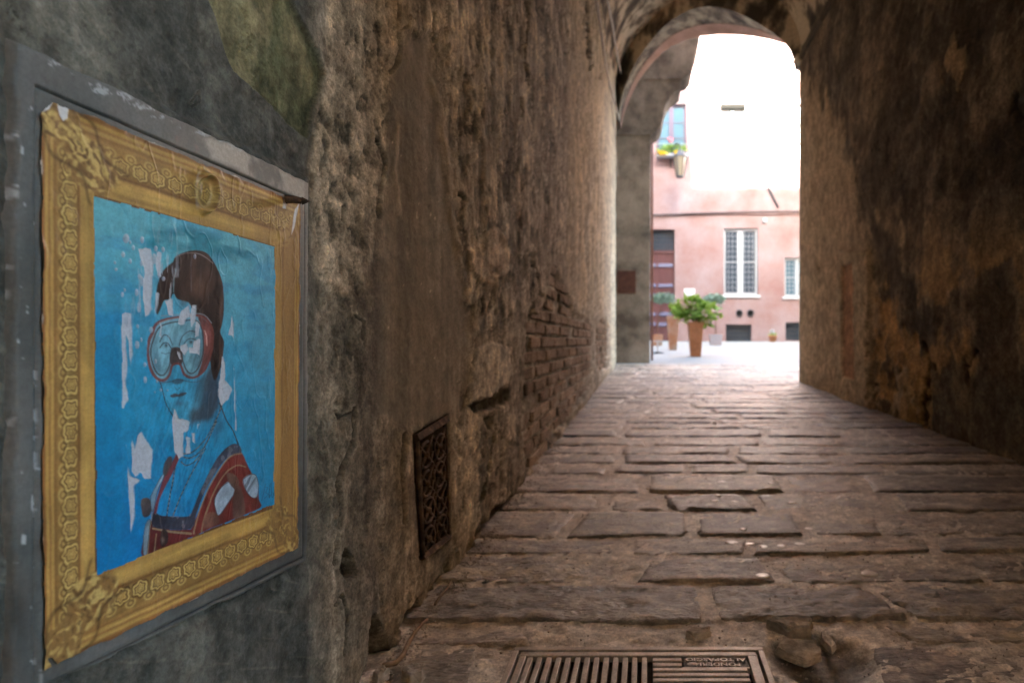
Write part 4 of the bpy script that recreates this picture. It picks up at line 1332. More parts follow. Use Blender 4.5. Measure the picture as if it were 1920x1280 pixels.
    # neck and shoulder
    line(B([(765, 60), (818, 190), (868, 270), (905, 372)]), 2.6, (0.03, 0.03, 0.035), 0.9)
    glow(408, 800, 12, 22, (0.04, 0.05, 0.07), 0.5)
    for pts, g in ((B([(790, 60), (742, 180), (680, 300), (600, 398), (540, 440), (490, 440)]), 1.1), (B([(742, 200), (650, 388), (560, 468), (500, 468)]), 1.2), (B([(690, 320), (600, 478), (520, 528), (478, 500)]), 1.0),
                   (B([(660, 400), (560, 580), (490, 720), (420, 900)]), 0.8), (B([(452, 470), (430, 560), (400, 720), (372, 910), (378, 1010)]), 0.8)):
        line(pts, 2.4, (0.03, 0.025, 0.03), 0.9)
        line(pts, 1.2, (0.30, 0.28, 0.24), 0.8, gap=g)
    # dress
    red = (0.135, 0.024, 0.021)
    fill(B([(930, 430), (990, 560), (1050, 650), (1062, 780), (1072, 845), (900, 920), (700, 1000), (540, 1070), (600, 900), (680, 720), (780, 540), (860, 450)]), red, 1.2, 1, var=0.4)
    fill(B([(240, 940), (290, 960), (400, 1010), (570, 1010), (560, 1060), (380, 1140), (190, 1210), (196, 1080), (210, 990)]), (0.12, 0.022, 0.024), 1.2, 1, var=0.4)
    fill(B([(272, 872), (330, 902), (520, 912), (560, 872), (620, 722), (700, 560), (780, 430), (860, 370), (912, 378), (930, 432), (852, 452), (782, 522), (702, 640), (640, 762), (592, 900), (560, 1000),
            (400, 1008), (262, 985)]), (0.035, 0.042, 0.065), 1.2, 1, var=0.6)
    k = sstep(-1, 1, poly_sd(PX, PY, B([(272, 872), (330, 902), (520, 912), (560, 872), (620, 722), (700, 560), (780, 430), (860, 370), (912, 378), (852, 452), (782, 522), (702, 640), (640, 762), (592, 900), (560, 1000), (262, 985)])))
    c = mix(c, (0.16, 0.17, 0.20), k * 0.6 * sstep(0.15, 0.4, fbm(Y * 170, Z * 150, 2, 711)))
    for pts, w in ((B([(930, 440), (850, 460), (780, 540), (690, 690), (620, 860), (570, 1040)]), 2.2), (B([(960, 540), (890, 530), (800, 600), (720, 740), (660, 900), (630, 1030)]), 2.2), (B([(265, 1000), (400, 1025), (550, 1040)]), 4),
                   (B([(290, 1040), (275, 1180)]), 2.4), (B([(262, 870), (240, 1010), (228, 1190)]), 2.0)):
        line(pts, w, (0.27, 0.22, 0.13), 0.8)
    fill(B([(452, 432), (475, 450), (385, 640), (320, 770), (296, 870), (272, 880), (300, 760), (352, 610), (400, 520)]), (0.17, 0.03, 0.03), 1, 0.95)
    fill(B([(340, 590), (350, 520), (375, 470), (402, 460), (410, 500), (380, 580), (355, 610)]), (0.07, 0.05, 0.045), 1.2, 0.95)
    for pts in (B([(250, 760), (335, 602), (350, 612), (300, 720), (272, 862), (252, 850)]), B([(196, 1060), (215, 960), (245, 930), (238, 1010), (222, 1190), (196, 1190)])):
        fill(pts, (0.24, 0.38, 0.48), 1.2, 0.9, var=0.5)
        line(pts + pts[:1], 1.4, (0.03, 0.03, 0.04), 0.8)
    for pts in (B([(842, 648), (782, 690), (730, 782), (742, 872), (762, 902), (822, 822), (880, 715)]), B([(942, 632), (1000, 595), (1040, 605), (1058, 680), (1046, 762), (1005, 765), (960, 705)])):
        fill(pts, (0.33, 0.45, 0.55), 1.4, 0.95, var=0.3)
        k = sstep(-1, 1, poly_sd(PX, PY, pts))
        c = mix(c, (0.07, 0.08, 0.10), k * 0.7 * sstep(0.1, 0.4, fbm((PX + PY * 0.6) * 0.16, (PY - PX) * 0.012, 3, 713)))
        line(pts + pts[:1], 1.4, (0.03, 0.03, 0.04), 0.8)
    fill(B([(822, 590), (880, 598), (915, 655), (885, 705), (838, 660)]), (0.13, 0.075, 0.055), 1.2, 0.95, var=0.5)
    fill(B([(880, 705), (930, 700), (960, 890), (870, 920)]), (0.11, 0.07, 0.055), 2, 0.85, var=0.7)
    fill(B([(660, 900), (740, 880), (760, 960), (650, 1000)]), (0.12, 0.065, 0.045), 2, 0.8, var=0.7)
    fill(B([(175, 790), (240, 775), (255, 860), (235, 905), (190, 905)]), (0.09, 0.065, 0.055), 1.2, 0.95, var=0.7)
    fill(B([(325, 1030), (350, 1002), (378, 1030), (380, 1100), (345, 1135), (318, 1110)]), (0.03, 0.022, 0.022), 1.2, 0.95)
    glow(220 + 342 / 4, 740 + 1088 / 4, 3, 5, (0.20, 0.16, 0.13), 0.7)
    # artist's scrawl
    for pts in ([(491, 938), (495, 922), (498, 906)], [(497, 912), (503, 914), (498, 922), (503, 926), (496, 934)], [(503, 932), (507, 905), (505, 934)], [(506, 926), (506, 932), (509, 924)], [(509, 905), (510, 932), (513, 926), (510, 922)]):
        line(pts, 1.0, (0.02, 0.03, 0.05), 0.8, 0.4, 0.2)
    hs = fbm((PX * 0.9 + PY * 0.25) * 0.34, (PY - PX * 0.3) * 0.055, 4, 741)
    body = np.exp(-((PX - 350) / 75) ** 2 - ((PY - 760) / 260) ** 2)
    c = c * np.clip(1 + 0.55 * hs * body + 0.22 * n3, 0.35, 1.7)[..., None]
    # --- torn and scraped white: the paper core shows
    white = np.array((0.46, 0.50, 0.55))
    scr = fbm(Y * 150, Z * 22, 4, 721)
    tears = [A([(162, 110), (248, 108), (266, 200), (262, 330), (270, 560), (240, 600), (205, 624), (190, 480), (200, 340), (215, 290), (185, 180)]), A([(286, 430), (312, 440), (300, 560), (280, 650), (275, 560)]),
             A([(452, 640), (478, 570), (530, 508), (542, 600), (505, 670), (450, 672)]), A([(558, 520), (590, 518), (576, 640), (556, 690), (546, 600)]), A([(470, 830), (520, 808), (532, 860), (500, 895), (472, 866)]),
             A([(578, 800), (616, 792), (612, 900), (545, 884), (540, 850), (570, 850)]), A([(34, 600), (98, 606), (104, 700), (118, 900), (96, 990), (86, 800), (62, 730), (76, 960), (60, 1100), (76, 1230), (45, 1290), (40, 960)]),
             A([(440, 850), (470, 880), (482, 930), (462, 925), (442, 890)]), A([(310, 640), (340, 700), (335, 780), (310, 780), (325, 700)]), A([(590, 650), (612, 680), (606, 760), (586, 770)]),
             A([(788, 920), (812, 960), (802, 1080), (862, 1160), (824, 1240), (782, 1280), (760, 1200), (775, 1030)]), A([(868, 580), (878, 660), (876, 830), (866, 760), (836, 750), (850, 690)]),
             A([(868, 980), (880, 1000), (892, 1280), (888, 1460), (876, 1290)]), A([(300, 130), (320, 140), (318, 240), (322, 310), (300, 300), (290, 220)]), A([(360, 490), (410, 470), (415, 600), (380, 590)]),
             B([(430, 118), (462, 180), (542, 210), (532, 262), (492, 290), (494, 462), (462, 482), (430, 420), (414, 300), (414, 180)]), B([(520, 330), (548, 330), (548, 440), (525, 440)]), B([(560, 290), (584, 285), (582, 362), (562, 350)]),
             B([(592, 210), (622, 195), (606, 265), (592, 255)]), B([(180, 262), (228, 350), (266, 400), (246, 622), (208, 622), (165, 570), (135, 612), (100, 570), (104, 320), (130, 400), (150, 300)]),
             B([(60, 360), (84, 560), (100, 600), (168, 640), (130, 682), (126, 900), (95, 1035), (70, 620)])]
    tm = np.zeros(Y.shape)
    for pts in tears:
        q = near(pts, 14)
        sdq = poly_sd(PX[q] + jx[q], PY[q] + 2 * jy[q], pts)
        tm[q] = np.maximum(tm[q], sstep(-1.0, 1.0, sdq + 3.8 * scr[q] + 1.5 * n3[q]))
        d[q] += 0.0003 * np.exp(-(sdq / 1.2) ** 2)
    tm *= sstep(-0.55, -0.1, scr + 0.35)
    drips = sstep(0.42, 0.52, scr) * np.exp(-((PX - 300) / 45) ** 2 - ((PY - 560) / 90) ** 2)
    tm = np.maximum(tm, 0.8 * drips)
    c = mix(c, white, 0.92 * tm)
    d -= 0.0004 * tm
    # dried drops of paste
    drops = [(65, 30, 24, 36), (185, 40, 14, 26), (42, 150, 14, 22), (95, 200, 12, 20), (118, 98, 11, 20), (165, 315, 12, 20), (158, 545, 15, 40), (140, 435, 12, 28), (75, 650, 22, 44), (205, 975, 12, 18), (208, 1090, 13, 26),
             (146, 828, 15, 30), (275, 180, 18, 40), (252, 715, 15, 24), (345, 330, 12, 18), (285, 105, 12, 22), (338, 112, 12, 22), (180, 215, 12, 24), (36, 450, 12, 20), (175, 790, 8, 16), (52, 415, 9, 14), (150, 690, 8, 16),
             (180, 350, 12, 40), (95, 60, 8, 14), (310, 300, 10, 26), (285, 950, 10, 18), (295, 1100, 8, 12), (280, 1180, 5, 8), (325, 1165, 8, 12), (375, 1165, 5, 8), (-20, 210, 8, 14), (-12, 262, 10, 12), (580, 165, 9, 20)]
    for x, y, rx, ry in drops:
        q = np.sqrt(((PX - 220 - x / 4 + 0.5 * jx) / (rx / 4)) ** 2 + ((PY - 440 - y / 4 + 0.5 * jy) / (ry / 4)) ** 2)
        k = sstep(1.1, 0.85, q)
        c = mix(c, (0.36, 0.40, 0.47), 0.72 * k)
        d += 0.0011 * np.clip(1 - q * q, 0, 1)
    d += 0.0005 * n1 + 0.0003 * n2
    # creases and blisters in the wet-pasted paper
    bl = fbm(Y * 55, Z * 28, 3, 731)
    d += 0.0004 * sstep(0.3, 0.55, bl)
    ridge = 1 - np.abs(fbm(Y * 26, Z * 11, 3, 733))
    d += 0.00035 * sstep(0.95, 1.0, ridge)
    return c, d


def gold_colours(U, V, Y, Z, PX, PY, iu0, iu1, iv0, iv1):
    n2 = fbm(Y * 40, Z * 34, 5, 751); n3 = fbm(Y * 150, Z * 130, 4, 752); n1 = fbm(Y * 9, Z * 9, 4, 753)
    W_, H_ = 0.368, 0.492
    # across (0 outer .. 1 inner) and along each member
    tl = U / iu0; tr = (1 - U) / (1 - iu1); tt = V / iv0; tb = (1 - V) / (1 - iv1)
    T = np.stack([tl, tr, tt, tb]); side = np.argmin(T, 0); t = np.min(T, 0)
    along = np.where(side < 2, V * H_, U * W_)
    wid = np.choose(side, [iu0 * W_, (1 - iu1) * W_, iv0 * H_, (1 - iv1) * H_])
    st = along * 1.0
    grain = fbm(np.where(side < 2, Y * 160, Y * 12), np.where(side < 2, Z * 12, Z * 160), 4, 754)
    stops = [(0.0, (0.17, 0.075, 0.028)), (0.06, (0.23, 0.105, 0.035)), (0.10, (0.42, 0.27, 0.085)), (0.15, (0.24, 0.12, 0.04)), (0.19, (0.40, 0.26, 0.085)), (0.24, (0.20, 0.10, 0.034)), (0.29, (0.26, 0.15, 0.05)),
             (0.62, (0.27, 0.155, 0.05)), (0.68, (0.15, 0.07, 0.025)), (0.73, (0.36, 0.22, 0.07)), (0.84, (0.42, 0.27, 0.085)), (0.93, (0.34, 0.20, 0.062)), (0.975, (0.39, 0.245, 0.08)), (1.0, (0.11, 0.05, 0.02))]
    xs = [s[0] for s in stops]
    tw = np.clip(t + 0.012 * n2, 0, 1)
    c = np.stack([np.interp(tw, xs, [s[1][k] for s in stops]) for k in range(3)], -1)
    c = c * (1 + 0.35 * grain[..., None] + 0.22 * n2[..., None])
    # carved band: a chain of rosettes with a smaller chain beside it
    band = sstep(0.27, 0.31, t) * sstep(0.67, 0.63, t)
    p = 0.0215
    sc = (np.mod(st, p) - p / 2)
    ac = (t - 0.53) * wid
    wrp = fbm(Y * 130, Z * 130, 3, 756)
    sc = sc + 0.0016 * wrp; ac = ac + 0.0016 * fbm(Y * 130 + 7, Z * 130, 3, 757)
    r = np.hypot(sc / 0.0082, ac / 0.0070) + 0.10 * np.cos(6 * np.arctan2(ac, sc + 1e-9))
    ring = np.exp(-((r - 0.95) / 0.15) ** 2) + 0.9 * np.exp(-(r / 0.28) ** 2) + 0.6 * np.exp(-((r - 0.55) / 0.10) ** 2)
    dark = np.exp(-((r - 0.75) / 0.10) ** 2) + np.exp(-((r - 1.25) / 0.13) ** 2)
    sc2 = (np.mod(st + p / 2, p) - p / 2)
    ac2 = (t - 0.385) * wid
    r2 = np.hypot(sc2 / 0.0062, ac2 / 0.0048)
    ring += 0.7 * np.exp(-((r2 - 0.85) / 0.2) ** 2) + 0.6 * np.exp(-(r2 / 0.35) ** 2)
    dark += 0.6 * np.exp(-((r2 - 0.5) / 0.15) ** 2)
    leafy = np.exp(-((np.abs(sc) / 0.0095 - 1) / 0.12) ** 2) * np.exp(-(ac / 0.006) ** 2)
    ring += 0.5 * leafy
    fade = np.choose(side, [1.0, 0.15, 0.9, 1.15])
    ring = ring * (0.75 + 0.5 * n2); dark = dark * (0.8 + 0.4 * n2)
    c = mix(c, (0.60, 0.45, 0.17), np.clip(np.clip(ring, 0, 1) * band * 0.85 * fade, 0, 1))
    c = mix(c, (0.08, 0.036, 0.012), np.clip(np.clip(dark, 0, 1) * band * 0.85 * fade, 0, 1))
    c = mix(c, (0.12, 0.06, 0.022), band * 0.25 * sstep(0.1, 0.5, -n3))
    # right member: almost plain, blurred brown print
    k = (side == 1) * 0.55
    c = mix(c, (0.25, 0.135, 0.05), k * sstep(0.05, 0.3, t) * sstep(1.0, 0.8, t))
    # corner cartouches: acanthus scrolls
    for (cu, cv, su, sv, amt) in ((0, 0, 1, 1, 1.0), (0, 1, 1, -1, 1.0), (1, 1, -1, -1, 0.8), (1, 0, -1, 1, 0.25)):
        a = (U - cu) * su * W_; b = (V - cv) * sv * H_
        dg = (a + b) / math.sqrt(2); df = (a - b) / math.sqrt(2)
        m_ = sstep(0.022, 0.018, np.abs(df) - 0.006 * np.sin(dg * 120) + 0.002 * n2) * sstep(0.094, 0.086, dg + 0.004 * n2) * amt
        wx = fbm(a * 85 + 3, b * 85, 3, 761 + cu + 2 * cv); wy = fbm(a * 85, b * 85 + 9, 3, 771 + cu)
        sw = 0.8 * np.sin((np.abs(df) * 520 + dg * 110) + 5.0 * wx) + 0.6 * np.sin(dg * 450 + 6 * wy) + 0.8 * n2
        base = mix(np.broadcast_to(np.array((0.22, 0.125, 0.045)), c.shape), (0.47, 0.335, 0.125), sstep(-0.4, 1.4, sw + 1.2 * n2))
        base = mix(base, (0.095, 0.047, 0.019), 0.7 * sstep(0.4, 1.5, -sw + 1.0 * n2))
        c = c * (1 - m_[..., None]) + base * m_[..., None]
        oc = np.exp(-((np.abs(df) - 0.021 - 0.006 * np.sin(dg * 120) * -1) / 0.0022) ** 2) * sstep(0.094, 0.088, dg) * amt
        c = mix(c, (0.07, 0.035, 0.015), 0.7 * oc)
        pearl = (np.mod(dg, 0.006) < 0.004) * np.exp(-((df - 0.004 * np.sin(dg * 60)) / 0.0018) ** 2) * sstep(0.035, 0.045, dg) * sstep(0.07, 0.06, dg) * amt
        c = mix(c, (0.05, 0.025, 0.012), 0.7 * pearl)
    c = mix(c, (0.16, 0.08, 0.03), 0.35 * sstep(0.15, 0.6, n1) * (side == 2))
    # worn white rims and torn bits
    rim = np.minimum(np.minimum(U, 1 - U) * W_, np.minimum(V, 1 - V) * H_)
    c = mix(c, (0.50, 0.52, 0.52), 0.7 * sstep(0.0035, 0.001, rim + 0.004 * n2 + 0.0025))
    for pts in ([(107, 182), (120, 190), (128, 205), (126, 222), (118, 227), (111, 215), (107, 200)], [(533, 366), (538, 360), (536, 392), (530, 390)], [(553, 392), (561, 380), (553, 425), (547, 440)], [(80, 190), (100, 178), (108, 168), (92, 205), (78, 212)]):
        k = sstep(-1.2, 1.2, poly_sd(PX + 2 * n2, PY + 2 * n2, pts))
        c = mix(c, (0.55, 0.56, 0.62), 0.9 * k)
    c = c * np.array((1.16, 1.20, 1.10))
    d = 0.0005 * n1 + 0.0003 * n2
    # loose fold near the top; its bright edge and shade crescent are partly painted
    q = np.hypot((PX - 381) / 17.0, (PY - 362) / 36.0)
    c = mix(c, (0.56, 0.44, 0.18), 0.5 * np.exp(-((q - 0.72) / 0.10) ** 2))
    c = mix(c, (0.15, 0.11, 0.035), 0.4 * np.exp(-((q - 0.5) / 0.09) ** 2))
    d += 0.0100 * np.exp(-((q - 0.95) / 0.16) ** 2) * sstep(-0.6, 0.5, (PX - 376) / 17.0) + 0.003 * np.clip(1 - q, 0, 1)
    bl = fbm(Y * 62, Z * 30, 3, 781)
    d += 0.0005 * sstep(0.32, 0.6, bl)
    ridge = 1 - np.abs(fbm(Y * 34, Z * 9, 3, 783))
    d += 0.00035 * sstep(0.93, 1.0, ridge)
    return c, d


def build_poster():
    XP = XL + 0.0062
    nu, nv = 420, 740
    U, V, Y, Z, PX, PY = quad_grid(POSTER, nu, nv, XP)
    isd = poly_sd(PX, PY, INNER)
    # fractions taken by the frame members
    ys = [left(*p, XP)[0] for p in INNER]
    y0, y1 = left(*POSTER[0], XP)[0], left(*POSTER[1], XP)[0]
    iu0 = ((ys[0] + ys[3]) / 2 - y0) / (y1 - y0); iu1 = ((ys[1] + ys[2]) / 2 - y0) / (y1 - y0)
    cv = []
    for q in INNER:
        k = np.argmin(np.hypot(PX - q[0], PY - q[1])); cv.append(V.reshape(-1)[k])
    iv0 = (cv[0] + cv[1]) / 2; iv1 = (cv[2] + cv[3]) / 2
    cf, df = gold_colours(U, V, Y, Z, PX, PY, iu0, iu1, iv0, iv1)
    cp, dp = picture_colours(Y, Z, PX, PY)
    ne = fbm(Y * 60, Z * 60, 4, 791)
    # outline with a cut upper corner and a torn lower one
    keep = np.ones(U.shape, bool)
    keep &= (PY + PX * 1.05 + 6 * ne) > 293
    keep &= ~((np.minimum(U * 0.37, (1 - U) * 0.37) + 0.0022 * ne) < 0.0012)
    keep &= ~((np.minimum(V * 0.49, (1 - V) * 0.49) + 0.0025 * ne) < 0.0012)
    keep &= ~(sstep(-1, 1, poly_sd(PX + 3 * ne, PY + 3 * ne, [(88, 1233), (96, 1232), (112, 1252), (114, 1262), (104, 1256)])) > 0.5)
    rim = np.minimum(np.minimum(U, 1 - U) * 0.37, np.minimum(V, 1 - V) * 0.49)
    lift = 0.0016 * sstep(0.012, 0, rim) * sstep(0.1, 0.5, fbm(Y * 25, Z * 25, 3, 793))
    grid_mesh('gold_border', np.stack([XP + df + lift, Y, Z], -1), M['print'], cf, keep & (isd < 2.2), poster)
    grid_mesh('portrait', np.stack([XP + dp, Y, Z], -1), M['print'], cp, isd > -0.6, poster)


build_poster()
for ch in poster.children:
    ch.matrix_parent_inverse = poster.matrix_basis.inverted()

y, z = left(538, 374, XL + 0.01)
nl = thing('rusty_bolt', 'short rusty bolt sticking out at the upper right corner of the poster', 'bolt', (XL + 0.008, y, z))
MB().tube([(0, 0, 0), (0.009, 0.003, 0.001), (0.018, 0.008, 0.0)], [0.0062, 0.0055, 0.0045], 8).build('shank', M['rust'], nl, smooth=True)
MB().tube([(0.018, 0.008, 0.0), (0.026, 0.013, 0.0005)], [0.0058, 0.0008], 8).build('tip', M['rust'], nl, smooth=True)

# ------------------------------------------------------------------ RUSTY VENT
vent = thing('vent_grille', 'rusty pierced iron vent grille sunk low in the left wall', 'vent', (XL, 1.35, 0.3))
VX = XL - 0.003
vc = [left(*p, VX) for p in [(779, 822), (836, 786), (841, 1004), (791, 1045)]]
def vp(u, v, x=VX):
    a = [(1 - v) * ((1 - u) * vc[0][k] + u * vc[1][k]) + v * ((1 - u) * vc[3][k] + u * vc[2][k]) for k in (0, 1)]
    return (x - XL, a[0] - 1.35, a[1] - 0.3)
def bar(pts, w, name, x=VX, n=6):
    MB().tube([vp(u, v, x) for u, v in pts], w, n).build(name, M['rust'], vent, smooth=True)
MB().tube([vp(0, 0), vp(1, 0)], 0.011, 4).build('top_rail', M['rust'], vent)
MB().tube([vp(0, 1), vp(1, 1)], 0.009, 4).build('bottom_rail', M['rust'], vent)
bar([(0.03, 0), (0.03, 1)], 0.006, 'side_bar'); bar([(0.97, 0), (0.97, 1)], 0.006, 'side_bar')
rr = random.Random(5)
for r_ in range(4):
    v0 = 0.06 + r_ * 0.235; v1 = v0 + 0.235; vm = (v0 + v1) / 2
    for cI in range(2):
        u0 = 0.05 + cI * 0.45; u1 = u0 + 0.45; um = (u0 + u1) / 2
        um += rr.uniform(-0.03, 0.03); vm += rr.uniform(-0.012, 0.012)
        a1 = 2 * math.pi if rr.random() < 0.6 else rr.uniform(3.6, 5.2)
        ring = [(um + 0.20 * math.cos(a), vm + 0.105 * math.sin(a)) for a in np.linspace(0, a1, 13)]
        bar(ring, 0.0042, 'scroll')
        bar([(u0, v0), (um - 0.1, vm - 0.05), (um, vm), (um + 0.1, vm + 0.05), (u1, v1)], 0.0038, 'cross_bar')
        bar([(u1, v0), (um + 0.1, vm - 0.05), (um, vm), (um - 0.1, vm + 0.05), (u0, v1)], 0.0038, 'cross_bar')
        MB().lathe(vp(um, vm), [(0.001, -0.009), (0.009, -0.004), (0.009, 0.004), (0.001, 0.009)], 8).build('boss', M['rust'], vent, smooth=True)

# ------------------------------------------------------------------ SMALL THINGS in the passage
def cableL(name, label, pts, X, r):
    P = []
    for px, py in pts:
        y, z = left(px, py, X); P.append((X, y, z))
    # smooth it
    Q = []
    for i in range(len(P) - 1):
        for k in range(4):
            t = k / 4
            p0 = Vector(P[max(i - 1, 0)]); p1 = Vector(P[i]); p2 = Vector(P[i + 1]); p3 = Vector(P[min(i + 2, len(P) - 1)])
            Q.append(0.5 * ((2 * p1) + (-p0 + p2) * t + (2 * p0 - 5 * p1 + 4 * p2 - p3) * t * t + (-p0 + 3 * p1 - 3 * p2 + p3) * t ** 3))
    Q.append(Vector(P[-1]))
    return tag(MB().tube(Q, r, 6).build(name, M['cable'], None, smooth=True), label, 'cable')


cableL('wall_cable', 'pale cable sagging down the wall left of the arch, lower end past the other', [(1112, -60), (1118, 0), (1127, 60), (1134, 115), (1141, 150), (1150, 185), (1161, 224)], XL + 0.06, 0.016)
cableL('wall_cable', 'pale cable ending at the spring of the arch, right of the longer one', [(1132, -60), (1139, 0), (1147, 40), (1153, 78), (1159, 110), (1166, 150), (1169, 184)], XL + 0.085, 0.016)
cableL('wall_cable', 'thin dark wire hanging down the cream end of the left wall', [(1146, 190), (1150, 225), (1154, 260), (1156, 300), (1158, 330)], XL + 0.03, 0.008)

bpy.context.view_layer.update()
DG = bpy.context.evaluated_depsgraph_get()


def rest(x, y):
    hit = scene.ray_cast(DG, Vector((x, y, 0.6)), Vector((0, 0, -1)))
    return hit[1].z if hit[0] else fz(y)


x, yv_ = onfloor(745, 1258)
pts = []
for px, py in ((704, 1258), (722, 1258), (742, 1254), (756, 1238), (766, 1215), (778, 1196), (792, 1178), (801, 1171)):
    X_, Y_ = onfloor(px, py); pts.append((max(X_, XL + 0.012), Y_, fz(Y_) + 0.012))
tag(MB().tube(pts, [0.003, 0.0045, 0.005, 0.005, 0.0045, 0.004, 0.0035, 0.003], 7).build('dry_root', M['cord'], None, smooth=True), 'dry brown root lying along the foot of the left wall', 'root')
pts = []
for px, py in ((816, 1142), (826, 1126), (838, 1112), (846, 1100)):
    X_, Y_ = onfloor(px, py); pts.append((max(X_, XL + 0.01), Y_, fz(Y_) + 0.012))
tag(MB().tube(pts, 0.003, 6).build('dry_twig', M['cord'], None, smooth=True), 'short pale twig at the wall foot beneath the vent', 'twig')


def rock(name, label, cat, c, size, seed, mat, group=None, flat=1.0):
    r = random.Random(seed)
    n = r.choice((5, 5, 6))
    bm = bmesh.new()
    ring = []
    for k in range(n):
        a = 2 * math.pi * (k + r.uniform(-0.28, 0.28)) / n + 0.6
        q = r.uniform(0.85, 1.2)
        ring.append((q * math.cos(a), q * math.sin(a)))
    lo = [bm.verts.new((x * 1.05, y * 1.05, -1)) for x, y in ring]
    hi = [bm.verts.new((x * r.uniform(0.8, 1), y * r.uniform(0.8, 1), r.uniform(0.55, 1.1))) for x, y in ring]
    bm.faces.new(lo[::-1]); bm.faces.new(hi)
    for k in range(n):
        bm.faces.new((lo[k], lo[(k + 1) % n], hi[(k + 1) % n], hi[k]))
    bmesh.ops.bevel(bm, geom=bm.edges[:], offset=0.08, segments=1, affect='EDGES')
    bmesh.ops.triangulate(bm, faces=bm.faces[:])
    bmesh.ops.subdivide_edges(bm, edges=bm.edges[:], cuts=3, use_grid_fill=True)
    P = np.array([v.co[:] for v in bm.verts])
    nz = fbm(P[:, 0] * 3 + seed, P[:, 1] * 3 + P[:, 2] * 2, 4, seed)
    for v, q in zip(bm.verts, nz):
        v.co *= 1 + 0.08 * q
        v.co.z += 0.40 * q
        v.co = Vector((v.co.x * size[0], v.co.y * size[1], v.co.z * size[2]))
    me = bpy.data.meshes.new(name); bm.to_mesh(me); bm.free(); me.materials.append(mat)
    o = bpy.data.objects.new(name, me); o.location = c
    link(o); return tag(o, label, cat, group)


M['rock'] = mat_noise('broken_stone', [(0.3, (0.22, 0.19, 0.155)), (0.7, (0.55, 0.49, 0.41))], 14, 0.9, 0.7, 0.006, fine=90)
M['chip'] = mat_noise('pale_stone_chip', [(0.3, (0.36, 0.31, 0.25)), (0.7, (0.62, 0.56, 0.48))], 20, 0.9, 0.6, 0.004, fine=120)
X_, Y_ = onfloor(1500, 1222)
rock('loose_stone', 'loose tilted stone in the broken paving right of the drain grate', 'stone', (X_, Y_, fz(Y_) + 0.004), (0.050, 0.036, 0.010), 3, M['rock']).rotation_euler = (0.17, 0.04, 0.1)
X_, Y_ = onfloor(1488, 1178)
rock('loose_stone', 'flat broken stone just behind the loose tilted one', 'stone', (X_, Y_, fz(Y_) + 0.004), (0.055, 0.03, 0.016), 8, M['rock'])
X_, Y_ = onfloor(1552, 1205)
rock('loose_stone', 'thin upright stone chip right of the loose tilted stone', 'stone', (X_, Y_, fz(Y_) + 0.002), (0.012, 0.04, 0.006), 9, M['chip'])
X_, Y_ = onfloor(1310, 1188)
rock('loose_stone', 'small pale stone chip just beyond the drain grate', 'stone', (X_, Y_, fz(Y_) + 0.003), (0.03, 0.02, 0.009), 12, M['chip'])
X_, Y_ = onfloor(775, 1272)
rock('loose_stone', 'small dark stone on the paving below the root', 'stone', (X_, Y_, fz(Y_) + 0.008), (0.022, 0.016, 0.012), 21, M['rock'])
X_, Y_ = onfloor(700, 1272)
rock('loose_stone', 'pale lump of mortar in the hollow at the left wall foot', 'stone', (max(X_, XL + 0.02), Y_, fz(Y_) + 0.006), (0.014, 0.014, 0.012), 22, M['chip'])

gum_me = None
for i, (px, py) in enumerate([(1372, 1017), (1403, 1015), (1432, 1024), (1466, 1023), (1500, 1017), (1518, 988), (1258, 930), (1345, 930), (1353, 902), (1445, 908), (1485, 942), (1430, 1080), (1315, 837), (1378, 943),
                              (1252, 887), (1217, 914), (1630, 1073), (1393, 993), (1340, 941), (1416, 921)]):
    X_, Y_ = onfloor(px, py)
    if gum_me is None:
        mb = MB().lathe((0, 0, 0), [(0.0145, 0), (0.0125, 0.0018), (0.006, 0.0024), (0.001, 0.0025)], 12)
        o = mb.build('gum_spot', M['gum'], None, smooth=True); gum_me = o.data
    else:
        o = bpy.data.objects.new('gum_spot', gum_me); link(o)
    o.location = (X_, Y_, rest(X_, Y_) - 0.0008)
    s = rnd.uniform(0.75, 1.3); o.scale = (s * rnd.uniform(0.8, 1.4), s, 1.0)
    tag(o, 'small pale flattened gum spot on the worn paving', 'gum spot', 'gum spots trodden into the paving')

# grit along the wall feet and in the joints
mb = MB()
g = random.Random(31)
for _ in range(2600):
    if g.random() < 0.45:
        Y_ = 1 / g.uniform(1 / 6.5, 1 / 0.95); X_ = XL + abs(g.gauss(0, 0.035)) + 0.005
    else:
        Y_ = 1 / g.uniform(1 / 4.0, 1 / 0.95); X_ = g.uniform(XL, XR)
        if GR[0] < X_ < GR[1] and Y_ < GR[3]: continue
    s = g.uniform(0.001, 0.0036)
    z = fz(Y_) + 0.002 + s * 0.4
    V = [(X_ + s * g.uniform(.6, 1.3), Y_, z), (X_ - s * g.uniform(.6, 1.3), Y_, z), (X_, Y_ + s * g.uniform(.6, 1.3), z), (X_, Y_ - s * g.uniform(.6, 1.3), z), (X_, Y_, z + s * g.uniform(.4, .9)), (X_, Y_, z - s)]
    mb.add(V, [(0, 2, 4), (2, 1, 4), (1, 3, 4), (3, 0, 4), (2, 0, 5), (1, 2, 5), (3, 1, 5), (0, 3, 5)])
tag(mb.build('grit', M['chip']), kind='stuff')

# ------------------------------------------------------------------ COURTYARD
FY = 22.3
def fx(px, Y=FY): return (px - CX) / F * Y
def fzz(py, Y=FY): return H + (CY - py) / F * Y

